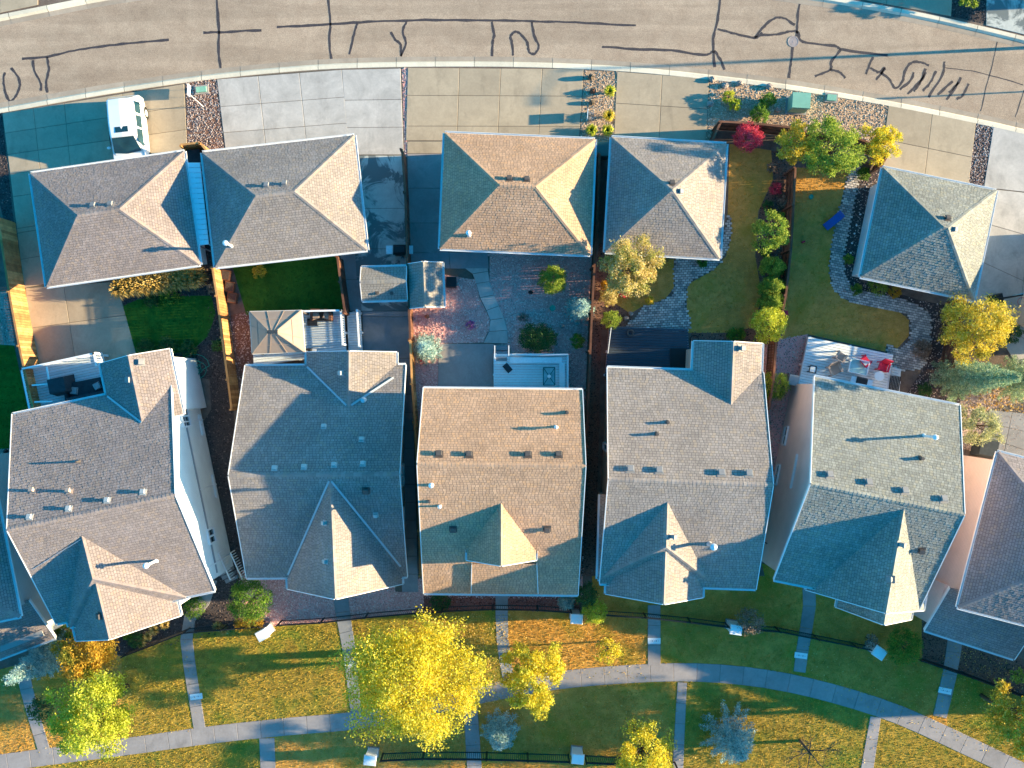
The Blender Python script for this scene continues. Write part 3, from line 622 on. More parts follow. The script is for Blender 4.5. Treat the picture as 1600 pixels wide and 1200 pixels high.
#SPLIT
# ---------------------------------------------------------------- roofs and buildings
def clip_uv(sub, poly):
    out = sub
    n = len(poly)
    for i in range(n):
        ax, ay = poly[i]; bx, by = poly[(i+1) % n]; ex, ey = bx-ax, by-ay; inp = out; out = []
        if not inp: return out
        for j in range(len(inp)):
            p, q = inp[j-1], inp[j]
            dp = ex*(p[1]-ay)-ey*(p[0]-ax); dq = ex*(q[1]-ay)-ey*(q[0]-ax)
            if dq >= 0:
                if dp < 0: t = dp/(dp-dq); out.append((p[0]+(q[0]-p[0])*t, p[1]+(q[1]-p[1])*t))
                out.append(q)
            elif dp >= 0: t = dp/(dp-dq); out.append((p[0]+(q[0]-p[0])*t, p[1]+(q[1]-p[1])*t))
    return out
class Building:
    def __init__(s, name, loc, label, cat, shm, wallm):
        s.root = empty(name, loc, label, cat); s.polys = []; s.shm = M[shm]; s.wallm = M[wallm]; s.walls = []
    def hit(s, px, py):
        best = None; d = Vector(((px-800)/FPX, (600-py)/FPX, -1)); o = Vector((0, 0, CAMZ))
        for poly, n in s.polys:
            k = d.dot(n)
            if abs(k) < 1e-9: continue
            t = (poly[0]-o).dot(n)/k; p = o+d*t
            m = len(poly); ok = all(((poly[(i+1) % m]-poly[i]).cross(p-poly[i])).dot(n) >= -.02 for i in range(m))
            if ok and (best is None or p.z > best[0].z): best = (p, n)
        if best is None: raise Exception('no roof at %s %s' % (px, py))
        return best
    def roof(s, polys, caps=(), gutters=(), rakes=(), thick=.14, sub='roof'):
        """polys: list of planar convex 3D polygons; caps: ridge / hip lines; gutters, rakes: edges"""
        g = G(); tv = []; SH = G()
        for poly in polys:
            poly = [Vector(p) for p in poly]
            n = (poly[1]-poly[0]).cross(poly[2]-poly[0]).normalized()
            if n.z < 0: poly = poly[::-1]; n = -n
            s.polys.append((poly, n)); m = len(poly); dwn = Vector((0, 0, -thick))
            g.add(poly+[p+dwn for p in poly], [tuple(range(m)), tuple(range(m, 2*m))[::-1]]+[(i, m+i, m+(i+1) % m, (i+1) % m) for i in range(m)])
            up = Vector((-n.x, -n.y, 0)); up = up-n*up.dot(n); up.normalize(); e = up.cross(n); o = poly[0]
            uv = [((p-o).dot(e), (p-o).dot(up)) for p in poly]
            ar = sum(uv[i][0]*uv[(i+1) % m][1]-uv[(i+1) % m][0]*uv[i][1] for i in range(m))
            if ar < 0: uv = uv[::-1]
            u0 = min(p[0] for p in uv); u1 = max(p[0] for p in uv); v0 = min(p[1] for p in uv); v1 = max(p[1] for p in uv)
            v = v0-.02; row = 0; H = .135
            def W3(u, vv, h): return o+e*u+up*vv+n*h
            while v < v1:
                u = u0-random.uniform(0, .3)
                while u < u1:
                    w = random.choice((.15, .17, .17, .19)); q = [(u+.007, v), (u+w-.007, v), (u+w-.007, v+H-.014), (u+.007, v+H-.014)]
                    c = clip_uv(q, uv); u += w
                    if len(c) < 3: continue
                    t = random.choice((.009, .011, .018)); hh = lambda vv: t-(t-.004)*(vv-v)/H
                    k = len(c); z = len(SH.v); SH.v += [W3(a, b, hh(b)) for a, b in c]+[W3(a, b, -.002) for a, b in c]; SH.f.append(tuple(range(z, z+k)))
                    SH.f += [(z+i, z+k+i, z+k+(i+1) % k, z+(i+1) % k) for i in range(k) if not (c[i][1] > v+.09 and c[(i+1) % k][1] > v+.09)]
                v += H; row += 1
        r = g.build(sub, M['course_shade'], s.root)
        for a, b, n1, n2 in caps:
            a, b = Vector(a), Vector(b); L = (b-a).length; d = (b-a)/L; k = max(1, int(L/.2))
            s1 = n1.cross(d); s2 = n2.cross(d)
            s1 = s1 if s1.z < 0 else -s1; s2 = s2 if s2.z < 0 else -s2
            for i in range(k):
                p, q = a+d*L*i/k, a+d*L*(i+1.0)/k; h0, h1 = Vector((0, 0, .030)), Vector((0, 0, .022)); w = .12
                SH.add([p+h0, q+h1, q+h1+s1*w, p+h0+s1*w, p+h0+s2*w, q+h1+s2*w], [(0, 1, 2, 3), (0, 4, 5, 1), (0, 3, 4)])
        so = SH.build('shingles', s.shm, r); so['kind'] = 'stuff'
        for a, b in gutters:
            a, b = Vector(a), Vector(b); d = (b-a).normalized(); gg = G()
            out = d.cross(Vector((0, 0, 1))); cen = sum((p for pl in polys for p in map(Vector, pl)), Vector())/sum(len(pl) for pl in polys)
            if out.dot((a+b)/2-cen) < 0: out = -out
            a2 = a+out*.05-Vector((0, 0, .05)); b2 = b+out*.05-Vector((0, 0, .05))
            gg.beam(a2+out*.045, b2+out*.045, .015, .11); gg.beam(a2-Vector((0, 0, .05)), b2-Vector((0, 0, .05)), .09, .012); gg.beam(a2-out*.045, b2-out*.045, .012, .11)
            gg.build('gutter', M['white'], s.root)
        for a, b in rakes:
            a, b = Vector(a), Vector(b); d = (b-a).normalized(); out = d.cross(Vector((0, 0, 1))).normalized()
            cen = sum((p for pl in polys for p in map(Vector, pl)), Vector())/sum(len(pl) for pl in polys)
            if out.dot((a+b)/2-cen) < 0: out = -out
            G().beam(a+out*.02-Vector((0, 0, .075)), b+out*.02-Vector((0, 0, .075)), .035, .20).build('fascia', M['white'], s.root)
        return r
    def gable(s, A, B, zr, L, Rr, zl, zrr=None, rakeA=True, rakeB=True, hipB=None, wall=True, inset=.38, endA=True, zw=0, gl=True, gr=True, frac=None):
        """ridge from px A to px B at height zr; L and Rr: a px point on the left and right eave (seen from A to B) at zl / zrr.
        hipB: px of ridge end when the roof is hipped at the B end (B then marks where the hip's eave lies)"""
        zrr = zl if zrr is None else zrr
        a = P(A[0], A[1], zr); b = P(B[0], B[1], zr); d = (b-a).normalized(); left = Vector((-d.y, d.x, 0))
        rl = (P(L[0], L[1], zl)-a).dot(left); rr = -(P(Rr[0], Rr[1], zrr)-a).dot(left)
        def ev(p, side): return p+left*rl+Vector((0, 0, zl-zr)) if side else p-left*rr+Vector((0, 0, zrr-zr))
        n1 = Vector((0, 0, 1))*rl+left*(zr-zl); n1.normalize(); n2 = Vector((0, 0, 1))*rr-left*(zr-zrr); n2.normalize()
        caps = []; rk = []; hb = b
        if hipB:
            hb = P(hipB[0], hipB[1], zr); hb = a+d*(hb-a).dot(d)
        polys = [[a, ev(a, 1), ev(b, 1), hb], [a, hb, ev(b, 0), ev(a, 0)]]
        if hipB:
            polys.append([hb, ev(b, 1), ev(b, 0)]); nh = (ev(b, 1)-hb).cross(ev(b, 0)-hb).normalized(); nh = nh if nh.z > 0 else -nh
            caps += [(ev(b, 1), hb, n1, nh), (ev(b, 0), hb, n2, nh)]
        caps.append((a, hb, n1, n2))
        gut = [(ev(a, 1), ev(b, 1))] if gl else []
        if gr: gut.append((ev(a, 0), ev(b, 0)))
        if hipB: gut.append((ev(b, 1), ev(b, 0)))
        if rakeA: rk += [(a, ev(a, 1)), (a, ev(a, 0))]
        if rakeB and not hipB: rk += [(b, ev(b, 1)), (b, ev(b, 0))]
        r = s.roof(polys, caps, gut, rk)
        if wall:
            i1 = inset if endA else 0; a2 = a+d*i1; b2 = b-d*inset; pl = (zr-zl)/rl; pr = (zr-zrr)/rr; t = Vector((0, 0, -.15))
            def sect(p, q, hp):
                w1 = p+left*(rl-inset); w1.z = zl+inset*pl; w2 = p-left*(rr-inset); w2.z = zrr+inset*pr
                g1 = w1.copy(); g1.z = zw; g2 = w2.copy(); g2.z = zw
                if hp: tp = p.copy(); tp.z = min(w1.z, w2.z)+.01
                else: tp = p.copy()
                return [g1, w1+t, tp+t, w2+t, g2]
            sa, sb = sect(a2, a2, False), sect(b2, b2, bool(hipB))
            fs = [(0, 1, 2, 3, 4)[::-1], (5, 6, 7, 8, 9), (0, 5, 6, 1)[::-1], (4, 3, 8, 9)[::-1]]
            w_ = mk('wall', sa+sb, fs, s.wallm, s.root)
            s.walls.append((sa, sb))
        s.last = dict(a=a, b=b, d=d, left=left, rl=rl, rr=rr, zl=zl, zr=zr, inset=inset)
        return r
    def hip(s, c, ze, pitch, inset=.42, wall=True, zw=0):
        q = [P(x, y, ze) for x, y in c]; cen = sum(q, Vector())/4
        u = ((q[1]-q[0])+(q[2]-q[3])).normalized(); v = Vector((-u.y, u.x, 0))
        w = ((q[1]-q[0]).length+(q[2]-q[3]).length)/4; h = ((q[3]-q[0]).length+(q[2]-q[1]).length)/4
        NW, NE, SE, SW = cen-u*w+v*h, cen+u*w+v*h, cen+u*w-v*h, cen-u*w-v*h; zr = ze+min(w, h)*pitch; up = Vector((0, 0, zr-ze))
        if w >= h: r0, r1 = cen-u*(w-h)+up, cen+u*(w-h)+up; P_ = [[NE, NW, r0, r1], [NW, SW, r0], [SW, SE, r1, r0], [SE, NE, r1]]
        else: r0, r1 = cen+v*(h-w)+up, cen-v*(h-w)+up; P_ = [[NE, NW, r0], [NW, SW, r1, r0], [SW, SE, r1], [SE, NE, r0, r1]]
        if (r0-r1).length < .05: m_ = (r0+r1)/2; P_ = [[NE, NW, m_], [NW, SW, m_], [SW, SE, m_], [SE, NE, m_]]; r0 = r1 = m_
        ns = []
        for pl in P_:
            n = (pl[1]-pl[0]).cross(pl[2]-pl[0]).normalized(); ns.append(n if n.z > 0 else -n)
        N, Wn, Sn, En = ns
        caps = [(NW, r0, N, Wn), (SE, r1, Sn, En)]
        if w >= h: caps += [(SW, r0, Sn, Wn), (NE, r1, N, En)]
        else: caps += [(SW, r1, Sn, Wn), (NE, r0, N, En)]
        if (r0-r1).length > .05: caps.append((r0, r1, N, Sn) if w >= h else (r0, r1, Wn, En))
        r = s.roof(P_, caps, [(NW, NE), (NE, SE), (SE, SW), (SW, NW)])
        s.frame = (cen, u, v, w, h, ze)
        if wall:
            a, b = w-inset, h-inset; z1 = ze-.14; co = [cen-u*a-v*b, cen+u*a-v*b, cen+u*a+v*b, cen-u*a+v*b]
            vs = [Vector((p.x, p.y, zw)) for p in co]+[Vector((p.x, p.y, z1)) for p in co]
            mk('wall', vs, [(0, 1, 5, 4), (1, 2, 6, 5), (2, 3, 7, 6), (3, 0, 4, 7)], s.wallm, s.root)
            g = G(); 
            for aa, bb in ((0, 1), (1, 2), (2, 3), (3, 0)):
                pass
            sof = [cen-u*w-v*h, cen+u*w-v*h, cen+u*w+v*h, cen-u*w+v*h]
        return r
    def vent(s, px, py, mat='vent', sz=.23, hgt=.15):
        p, n = s.hit(px, py); g = G(); e = Vector((n.y, -n.x, 0)); ang = math.atan2(e.y, e.x) if e.length > .01 else 0
        q = Vector((0, 0, 1)).rotation_difference(n)
        def tr(g): 
            g.v = [p+q @ Vector((v.x, v.y, v.z)) for v in g.v]; return g
        a = G(); a.box((0, 0, .012), (sz*1.5, sz*1.5, .02), 0); a.box((0, 0, hgt*.45), (sz*.75, sz*.75, hgt*.9), 0)
        b = G(); b.box((0, 0, hgt), (sz*1.12, sz*1.12, .06), 0, .85, .85)
        o = tr(a).build('vent', M[mat], s.root); tr(b).build('vent_cap', M[mat], o)
    def pipe(s, px, py, h=.5, r=.05, mat='ventlight', cap=False, hat='steel'):
        p, n = s.hit(px, py); g = G(); g.tube(p-Vector((0, 0, .1)), p+Vector((0, 0, h)), r, r, 12)
        g.tube(p-Vector((0, 0, .04)), p+Vector((0, 0, .10)), r*1.8, r*1.05, 12)
        o = g.build('vent_pipe', M[mat], s.root)
        if cap: G().lathe(p+Vector((0, 0, h)), [(r*1.1, -.02), (r*1.9, .0), (r*2.0, .10), (r*1.2, .13), (r*1.2, .16), (r*1.8, .19), (r*.3, .26)], 14).build('rain_cap', M[hat], o)
    def valley(s, a, b, w=.10):
        pa, pb = s.hit(*a)[0], s.hit(*b)[0]; up = Vector((0, 0, .035))
        G().beam(pa+up, pb+up, w, .02).build('valley_flashing', M['flash'], s.root)
    def window(s, wl, c1, c2, mull=True, name='window', off=.0):
        """wl=(point, normal) of the wall plane; c1, c2: px of opposite corners"""
        p0, n = wl; o = Vector((0, 0, CAMZ)); pts = []
        for px, py in (c1, c2):
            d = Vector(((px-800)/FPX, (600-py)/FPX, -1)); t = (p0-o).dot(n)/d.dot(n); pts.append(o+d*t)
        e = Vector((0, 0, 1)).cross(n).normalized(); s0 = min((p-p0).dot(e) for p in pts); s1 = max((p-p0).dot(e) for p in pts); z0 = min(p.z for p in pts); z1 = max(p.z for p in pts)
        z0 = max(z0, .4); s.window_at(p0, n, e, s0, s1, z0, z1, mull)
    def window_at(s, p0, n, e, s0, s1, z0, z1, mull=True, fm='white'):
        def q(a, z, o_): v = p0+e*a+n*o_; return Vector((v.x, v.y, z))
        g = G(); t = .09
        g.beam(q(s0, z0, .04), q(s1, z0, .04), .10, t); g.beam(q(s0, z1, .04), q(s1, z1, .04), .10, t)
        zz0, zz1 = z0+t/2, z1-t/2
        for a in ((s0, s1, (s0+s1)/2) if mull else (s0, s1)):
            v = [q(a-t/2, zz0, -.02), q(a+t/2, zz0, -.02), q(a+t/2, zz0, .08), q(a-t/2, zz0, .08), q(a-t/2, zz1, -.02), q(a+t/2, zz1, -.02), q(a+t/2, zz1, .08), q(a-t/2, zz1, .08)]
            g.add(v, [(0, 1, 2, 3), (7, 6, 5, 4), (0, 4, 5, 1), (1, 5, 6, 2), (2, 6, 7, 3), (3, 7, 4, 0)])
        o = g.build('window', M[fm], s.root)
        cuts = [s0+t/2, (s0+s1)/2-t/2, (s0+s1)/2+t/2, s1-t/2] if mull else [s0+t/2, s1-t/2]
        for i in range(0, len(cuts), 2):
            a, b = cuts[i], cuts[i+1]
            mk('pane', [q(a, zz0, .02), q(b, zz0, .02), q(b, zz1, .02), q(a, zz1, .02)], [(0, 1, 2, 3)], M['glass'], o)
    def door(s, p0, n, a, w, h, name='door', mat='wood_dark', panels=False, z=.03):
        e = Vector((0, 0, 1)).cross(n).normalized()
        def q(x, zz, o_): v = p0+e*x+n*o_; return Vector((v.x, v.y, zz))
        g = G(); v = [q(a-w/2, z, -.01), q(a+w/2, z, -.01), q(a+w/2, z, .04), q(a-w/2, z, .04), q(a-w/2, z+h, -.01), q(a+w/2, z+h, -.01), q(a+w/2, z+h, .04), q(a-w/2, z+h, .04)]
        g.add(v, [(0, 1, 2, 3), (7, 6, 5, 4), (0, 4, 5, 1), (1, 5, 6, 2), (2, 6, 7, 3), (3, 7, 4, 0)]); o = g.build(name, M[mat], s.root)
        if panels:
            for i in range(4):
                gg = G()
                for j in range(int(w/.6)):
                    x0 = a-w/2+.06+j*(w-.06)/int(w/.6); x1 = x0+(w-.06)/int(w/.6)-.06; z0 = z+.04+i*h/4; z1 = z0+h/4-.08
                    gg.add([q(x0, z0, .04), q(x1, z0, .04), q(x1, z1, .04), q(x0, z1, .04), q(x0+.03, z0+.03, .06), q(x1-.03, z0+.03, .06), q(x1-.03, z1-.03, .06), q(x0+.03, z1-.03, .06)],
                           [(4, 5, 6, 7), (0, 1, 5, 4), (1, 2, 6, 5), (2, 3, 7, 6), (3, 0, 4, 7)])
                gg.build('door_panel', M['white'], o)
        else: G().blob(q(a+w/2-.09, z+h*.47, .07), (.03, .03, .03), 6, 0).build('handle', M['steel'], o)
M['course_shade'] = plain('roof_base_course_shade', (.07, .06, .055), .95, .15, 6)  # dark roof base seen through tab gaps, painting each course's shadow line
M['flash'] = plain('valley_metal', (.42, .46, .48), .5, .1, 5)

def garage(label, c, sh, wm, vents=(), pipes=(), door_s=None, pitch=.70, ze=2.75):
    b = Building('garage', P(sum(p[0] for p in c)/4, sum(p[1] for p in c)/4, 0), label, 'garage', sh, wm)
    b.hip(c, ze, pitch); cen, u, v, w, h, _ = b.frame
    base = Vector((cen.x, cen.y, 0)); n = v; fw = base+v*(h-.42)
    b.door(fw, v, 0, min(4.9, 2*w-1.6), 2.2, 'garage_door', 'white', True)
    sw = base-v*(h-.42)
    if door_s is not None: b.door(sw, -v, door_s, .9, 2.05, 'side_door', 'wood_dark')
    for x, y, m_ in vents: b.vent(x, y, m_)
    for x, y, hh, r_, cp in pipes: b.pipe(x, y, hh, r_, 'steel' if cp else 'ventlight', cp)
    return b
g1 = garage('hip-roofed grey-brown garage beside the white parked van', [(49, 267), (288, 240), (312, 410), (71, 452)], 'sh1', 'wall_blue', [(146, 322, 'ventlight'), (173, 320, 'ventlight')], door_s=.35)
g2 = garage('hip-roofed taupe garage between the white lean-to and the wet concrete drive', [(314, 238), (552, 212), (575, 390), (338, 418)], 'sh2', 'wall_tan', [(417, 291, 'ventlight'), (445, 288, 'ventlight')], [(361, 384, .9, .07, True)])
g3 = garage('orange-tan hip-roofed garage in the middle of the row', [(694, 207), (930, 218), (922, 398), (688, 389)], 'sh3', 'wall_grey', [(796, 280, 'vent'), (823, 281, 'vent')], [(733, 367, .6, .07, True)], door_s=1.4)
g4 = garage('pyramid-roofed brown-grey garage beside the curved paver walk', [(956, 215), (1135, 224), (1125, 405), (945, 393)], 'sh4', 'wall_beige', [(1050, 287, 'vent'), (1062, 299, 'ventlight')])
g5 = garage('slate-roofed garage at right, tilted, with white siding on its west side', [(1386, 261), (1557, 300), (1522, 467), (1338, 433)], 'sh5', 'wall_blue', [(1480, 342, 'vent'), (1490, 358, 'ventlight')])
# garages outside the frame whose shade falls into it
g6 = garage('garage beyond the right edge of the picture', [(1660, 336), (1830, 385), (1785, 560), (1612, 512)], 'sh6', 'wall_tan')
g7 = garage('garage across the road beyond the top right corner', [(1720, -240), (1940, -180), (1890, -6), (1680, -90)], 'sh1', 'wall_tan', pitch=.5)

def house(label, px, py, sh, wm): return Building('house', P(px, py, 0), label, 'house', sh, wm)
# ---- house one
h = H1 = house('two-storey grey-brown house at left with a tall pale blue side wall', 160, 780, 'sh1', 'wall_blue')
h.gable((11, 828), (273, 773), 7.6, (32, 645), (225, 946), 4.9); m1 = dict(h.last)
zz = h.hit(222, 659)[0].z
h.gable((200, 556), (222, 660), zz, (272, 580), (161, 590), 4.9, endA=True, inset=.3)
zz = h.hit(128, 838)[0].z
h.gable((128, 838), (163, 975), zz, (293, 945), (103, 960), 4.9, rakeA=False, hipB=(143, 905), inset=.35)
h.gable((150, 912), (171, 999), zz-.25, (282, 962), (116, 985), 4.75, rakeA=False, inset=.35)
h.valley((168, 619), (221, 660)); h.valley((128, 842), (52, 889), .03)
for x, y in ((47, 808), (108, 795), (168, 782), (224, 769)): h.vent(x, y, 'vent_pale', .21)
for x, y in ((52, 767), (109, 768)): h.vent(x, y, 'tan_wicker', .2, .25)
h.vent(220, 566, 'ventlight', .26); h.vent(202, 593, 'ventlight', .26)
h.pipe(124, 721, .4, .05, 'vent'); h.pipe(244, 876, 1.25, .07, 'white', True, 'white'); h.vent(157, 962, 'vent', .25)
def wallplane(m, endB=True):
    p = (m['b']-m['d']*m['inset']) if endB else (m['a']+m['d']*m['inset']); p = Vector((p.x, p.y, 0)); return (p, m['d'] if endB else -m['d'])
w1 = wallplane(m1)
h.window(w1, (279, 634), (297, 666)); h.window(w1, (309, 649), (319, 679)); h.window(w1, (330, 743), (341, 775)); h.window(w1, (322, 829), (336, 846))
e = Vector((0, 0, 1)).cross(w1[1]).normalized()
for z0 in (2.9,):
    a = w1[0]+e*-4.6+w1[1]*.02; b = w1[0]+e*4.6+w1[1]*.02; G().beam(a+Vector((0, 0, z0)), b+Vector((0, 0, z0)), .05, .16).build('belt_board', M['grey'], h.root)
for k in (-4.1, -.2, 3.4):
    a = w1[0]+e*k+w1[1]*.06; G().beam(a+Vector((0, 0, .2)), a+Vector((0, 0, 5.0 if abs(k) > 2 else 2.9)), .07, .05).build('downspout', M['white'], h.root)
# ---- house two
h = H2 = house('lower taupe house mostly in blue shade, second from left', 495, 740, 'sh2', 'wall_grey')
h.gable((357, 743), (624, 741), 6.0, (372, 572), (500, 902), 2.85); m2 = dict(h.last)
zz = h.hit(545, 636)[0].z
h.gable((545, 549), (545, 638), zz, (619, 570), (479, 570), 2.85, inset=.3)
zz = h.hit(516, 750)[0].z
h.gable((516, 750), (524, 936), zz, (628, 905), (449, 905), 2.8, rakeA=False, inset=.35)
h.valley((480, 573), (541, 633)); h.valley((615, 590), (549, 633)); h.valley((518, 752), (626, 885)); h.valley((514, 752), (450, 898))
for x, y in ((429, 732), (475, 730), (522, 727), (567, 725)): h.vent(x, y, 'vent_pale', .2)
for x, y in ((506, 667), (587, 804), (508, 817), (510, 877), (565, 687), (533, 583)): h.vent(x, y, 'vent_pale', .19)
h.vent(572, 766, 'vent', .26); h.pipe(568, 626, .3, .10, 'steel')
w2 = wallplane(m2)
for k in (-3.3, -1.0, 2.2):
    e = Vector((0, 0, 1)).cross(w2[1]).normalized(); h.window_at(w2[0], w2[1], e, k, k+1.1, 1.1, 2.3)
# ---- house three
h = H3 = house('orange-tan roofed house in the middle with a small front dormer', 785, 765, 'sh3', 'wall_tan')
h.gable((652, 725), (915, 728), 8.0, (780, 608), (780, 928), 5.2, 3.7); m3 = dict(h.last)
z0 = h.hit(783, 787)[0].z
h.gable((783, 785), (783, 884), z0, (837, 870), (730, 870), 5.25, rakeA=False, inset=.12)
# raised porch bay
a, b, c, d = [h.hit(x, y)[0] for x, y in ((738, 880), (838, 880), (840, 925), (737, 925))]; up = Vector((0, 0, .16)); 
nn = h.hit(780, 700)[1]
h.roof([[a+up, d+up, c+up, b+up]], [], [], [(a+up, d+up), (b+up, c+up)])
for x, y in ((686, 710), (733, 711), (825, 711), (873, 711)): h.vent(x, y, 'vent', .26)
h.vent(708, 826, 'vent', .26); h.vent(855, 826, 'vent', .26)
h.pipe(886, 645, .35, .07, 'vent'); h.pipe(868, 667, .35, .05, 'steel', True); h.pipe(675, 757, .4, .065, 'steel', True); h.pipe(688, 790, .4, .05, 'steel', True); h.pipe(671, 783, .25, .06, 'vent')
# ---- house four
h = H4 = house('grey-brown house right of centre beside the narrow mulch gap', 1075, 740, 'sh4', 'wall_tan')
h.gable((951, 749), (1208, 758), 7.15, (1000, 576), (1000, 914), 4.6); m4 = dict(h.last)
zz = h.hit(1142, 632)[0].z
h.gable((1146, 534), (1142, 634), zz, (1190, 560), (1083, 560), 4.6, inset=.3)
zz = h.hit(1043, 785)[0].z
h.gable((1043, 783), (1039, 921), zz, (1113, 910), (934, 905), 4.6, rakeA=False, hipB=(1040, 855), inset=.35)
h.gable((1040, 862), (1037, 944), zz-.25, (1098, 925), (947, 925), 4.5, rakeA=False, inset=.35)
for x, y in ((985, 733), (1030, 735), (1127, 739), (1170, 740)): h.vent(x, y, 'ventlight', .28)
h.pipe(1043, 660, .3, .07, 'vent'); h.pipe(1026, 678, .35, .07, 'vent'); h.vent(1048, 838, 'ventlight', .22, .3); h.pipe(1108, 849, 1.0, .085, 'steel', True); h.vent(1157, 544, 'ventlight', .25, .25)
w4 = wallplane(m4, False); h.window(w4, (944, 691), (950, 706), False)
# ---- house five
h = H5 = house('slate-roofed house turned slightly, with a pale pink side wall and red chairs on its deck', 1370, 780, 'sh5', 'wall_pink')
h.gable((1267, 756), (1507, 804), 7.6, (1380, 610), (1225, 909), 4.9, inset=.30); m5 = dict(h.last)
zz = h.hit(1412, 796)[0].z
h.gable((1413, 792), (1384, 958), zz, (1441, 960), (1262, 912), 4.6, rakeA=False, inset=.35)
h.gable((1400, 860), (1381, 976), zz-.12, (1424, 960), (1308, 945), 4.6, rakeA=False, inset=.35)
for x, y in ((1296, 742), (1357, 754), (1413, 767), (1474, 780)): h.vent(x, y, 'ventlight', .28)
h.pipe(1444, 681, 1.2, .065, 'white', True, 'white'); h.pipe(1438, 716, .35, .08, 'vent'); h.vent(1404, 850, 'ventlight', .24, .3); h.vent(1393, 905, 'ventlight', .24, .3); h.vent(1440, 860, 'vent', .24)
w5 = wallplane(m5, False)
h.window(w5, (1223, 695), (1233, 667)); h.window(w5, (1236, 762), (1247, 711), False); h.window(w5, (1210, 756), (1220, 727))
e = Vector((0, 0, 1)).cross(w5[1]).normalized()
# ---- house six
h = H6 = house('mauve-grey hip-roofed house cut by the right edge of the picture', 1700, 850, 'sh6', 'wall_pink')
h.hip([(1558, 706), (1790, 765), (1730, 1010), (1498, 949)], 4.9, .62, inset=.4)
a = P(1464, 914, 3.0); b = P(1445, 985, 2.7); c = P(1508, 1003, 2.7); d = P(1582, 1031, 2.7); e_ = P(1640, 960, 4.2); f_ = P(1520, 925, 4.2)
u = (P(1580, 1020, 3)-P(1450, 978, 3)).normalized(); v = Vector((-u.y, u.x, 0)); o_ = P(1445, 985, 2.7)
ax = [o_, o_+u*4.9, o_+u*4.9+v*2.6+Vector((0, 0, 1.2)), o_+v*2.6+Vector((0, 0, 1.2))]
h.roof([ax], [], [(ax[0], ax[1])], [(ax[3], ax[0]), (ax[1], ax[2])])
g = G(); q = [ax[0]+u*.35+v*.35, ax[1]-u*.35+v*.35, ax[2]-u*.35, ax[3]+u*.35]
g.prism([(p.x, p.y) for p in q], 0, 2.6); g.build('porch_wall', M['wall_pink'], h.root)
# ---- house zero
h = H0 = house('house cut by the left edge of the picture, grey side wall showing', -80, 840, 'sh1', 'wall_grey')
h.hip([(-210, 735), (-22, 700), (33, 962), (-175, 1005)], 4.9, .6, inset=.4)
u = (P(84, 998, 3)-P(0, 1030, 3)).normalized(); v = Vector((-u.y, u.x, 0)); o_ = P(86, 997, 2.4)
ax = [o_, o_-u*5, o_-u*5+v*2.4+Vector((0, 0, 1.1)), o_+v*2.4+Vector((0, 0, 1.1))]
h.roof([ax], [], [(ax[0], ax[1])], [(ax[3], ax[0])])
g = G(); q = [ax[0]-u*.35+v*.35, ax[1]+u*.35+v*.35, ax[2]+u*.35, ax[3]-u*.35]; g.prism([(p.x, p.y) for p in q], 0, 2.7); g.build('porch_wall', M['wall_grey'], h.root)
# ---- houses east of the frame (their shade falls across the front lawns)
h = H7 = house('house beyond the right edge of the picture', 2050, 1000, 'sh4', 'wall_tan')
h.hip([(1900, 850), (2130, 930), (2040, 1160), (1820, 1080)], 4.9, .6)
# ---------------------------------------------------------------- fences
def fence(label, pts, h=1.8, mat='wood', group=None, z=1.8, bw=.14, lattice=0):
    w = [P(x, y, z) for x, y in pts]; w = [Vector((p.x, p.y, 0)) for p in w]
    r = empty('wooden_fence', w[0], label, 'fence', group); B = G(); Rl = G()
    for a, b in zip(w[:-1], w[1:]):
        L = (b-a).length; d = (b-a)/L; n = Vector((-d.y, d.x, 0)); k = max(1, round(L/2.4)); ang = math.atan2(d.y, d.x)
        for i in range(k+1):
            if i == k and b is not w[-1]: continue
            p = a+d*L*i/k; G().box((p.x-n.x*.07, p.y-n.y*.07, h/2+.03), (.10, .10, h+.06), ang).build('post', M[mat], r)
        for zz in (.35, h*.55, h-.2):
            c = (a+b)/2-n*.035; Rl.box((c.x, c.y, zz), (L, .04, .09), ang)
        c = (a+b)/2; Rl.box((c.x, c.y, h+.015), (L, .11, .025), ang)
        m = int(L/bw)
        for i in range(m):
            p = a+d*(i+.5)*L/m+n*(.012+random.uniform(0, .006)); B.box((p.x, p.y, h/2+random.uniform(-.008, .0)), (L/m-.012, .018, h-.06), ang)
    Rl.build('rail', M[mat], r); o = B.build('fence_boards', M[mat], r); o['kind'] = 'stuff'; return r
fence('golden sunlit cedar fence along the far left driveway', [(-3, 340), (2, 376), (14, 455), (30, 540), (45, 610), (52, 640)])
fence('cedar fence between the round green lawn and the gazebo yard', [(332, 418), (339, 462), (347, 527), (356, 593), (362, 640)])
fence('brown fence between the wet concrete drive and the orange-roofed garage', [(628, 233), (633, 300), (636, 400), (639, 480), (641, 530)], mat='wood_dark')
fence('cedar fence beside the pale spruce down the middle walkway', [(641, 532), (644, 600), (648, 660), (653, 760), (657, 900)])
fence('dark fence right of the orange-roofed garage and gravel yard', [(937, 240), (933, 345), (925, 487), (920, 610), (914, 760), (906, 905)], mat='wood_dark')
fence('brown fence behind the row of clipped shrubs', [(1243, 262), (1240, 320), (1236, 390), (1228, 462), (1213, 535), (1209, 590), (1202, 640)], mat='wood_dark')
fence('dark fence behind the red round shrub', [(1126, 190), (1180, 193), (1243, 200)], mat='wood_dark')
fence('dark fence behind the green and yellow trees', [(1250, 205), (1330, 212), (1388, 236)], mat='wood_dark')
fence('fence hidden under the yellow-green tree and spruces at right', [(1507, 468), (1498, 530), (1490, 575)], mat='wood_dark')
fence('short return fence beside the pyramid-roofed garage', [(1126, 191), (1113, 221)], mat='wood_dark')
fence('short lattice fence beside the slate-roofed garage', [(1388, 240), (1376, 262)], mat='wood_dark')
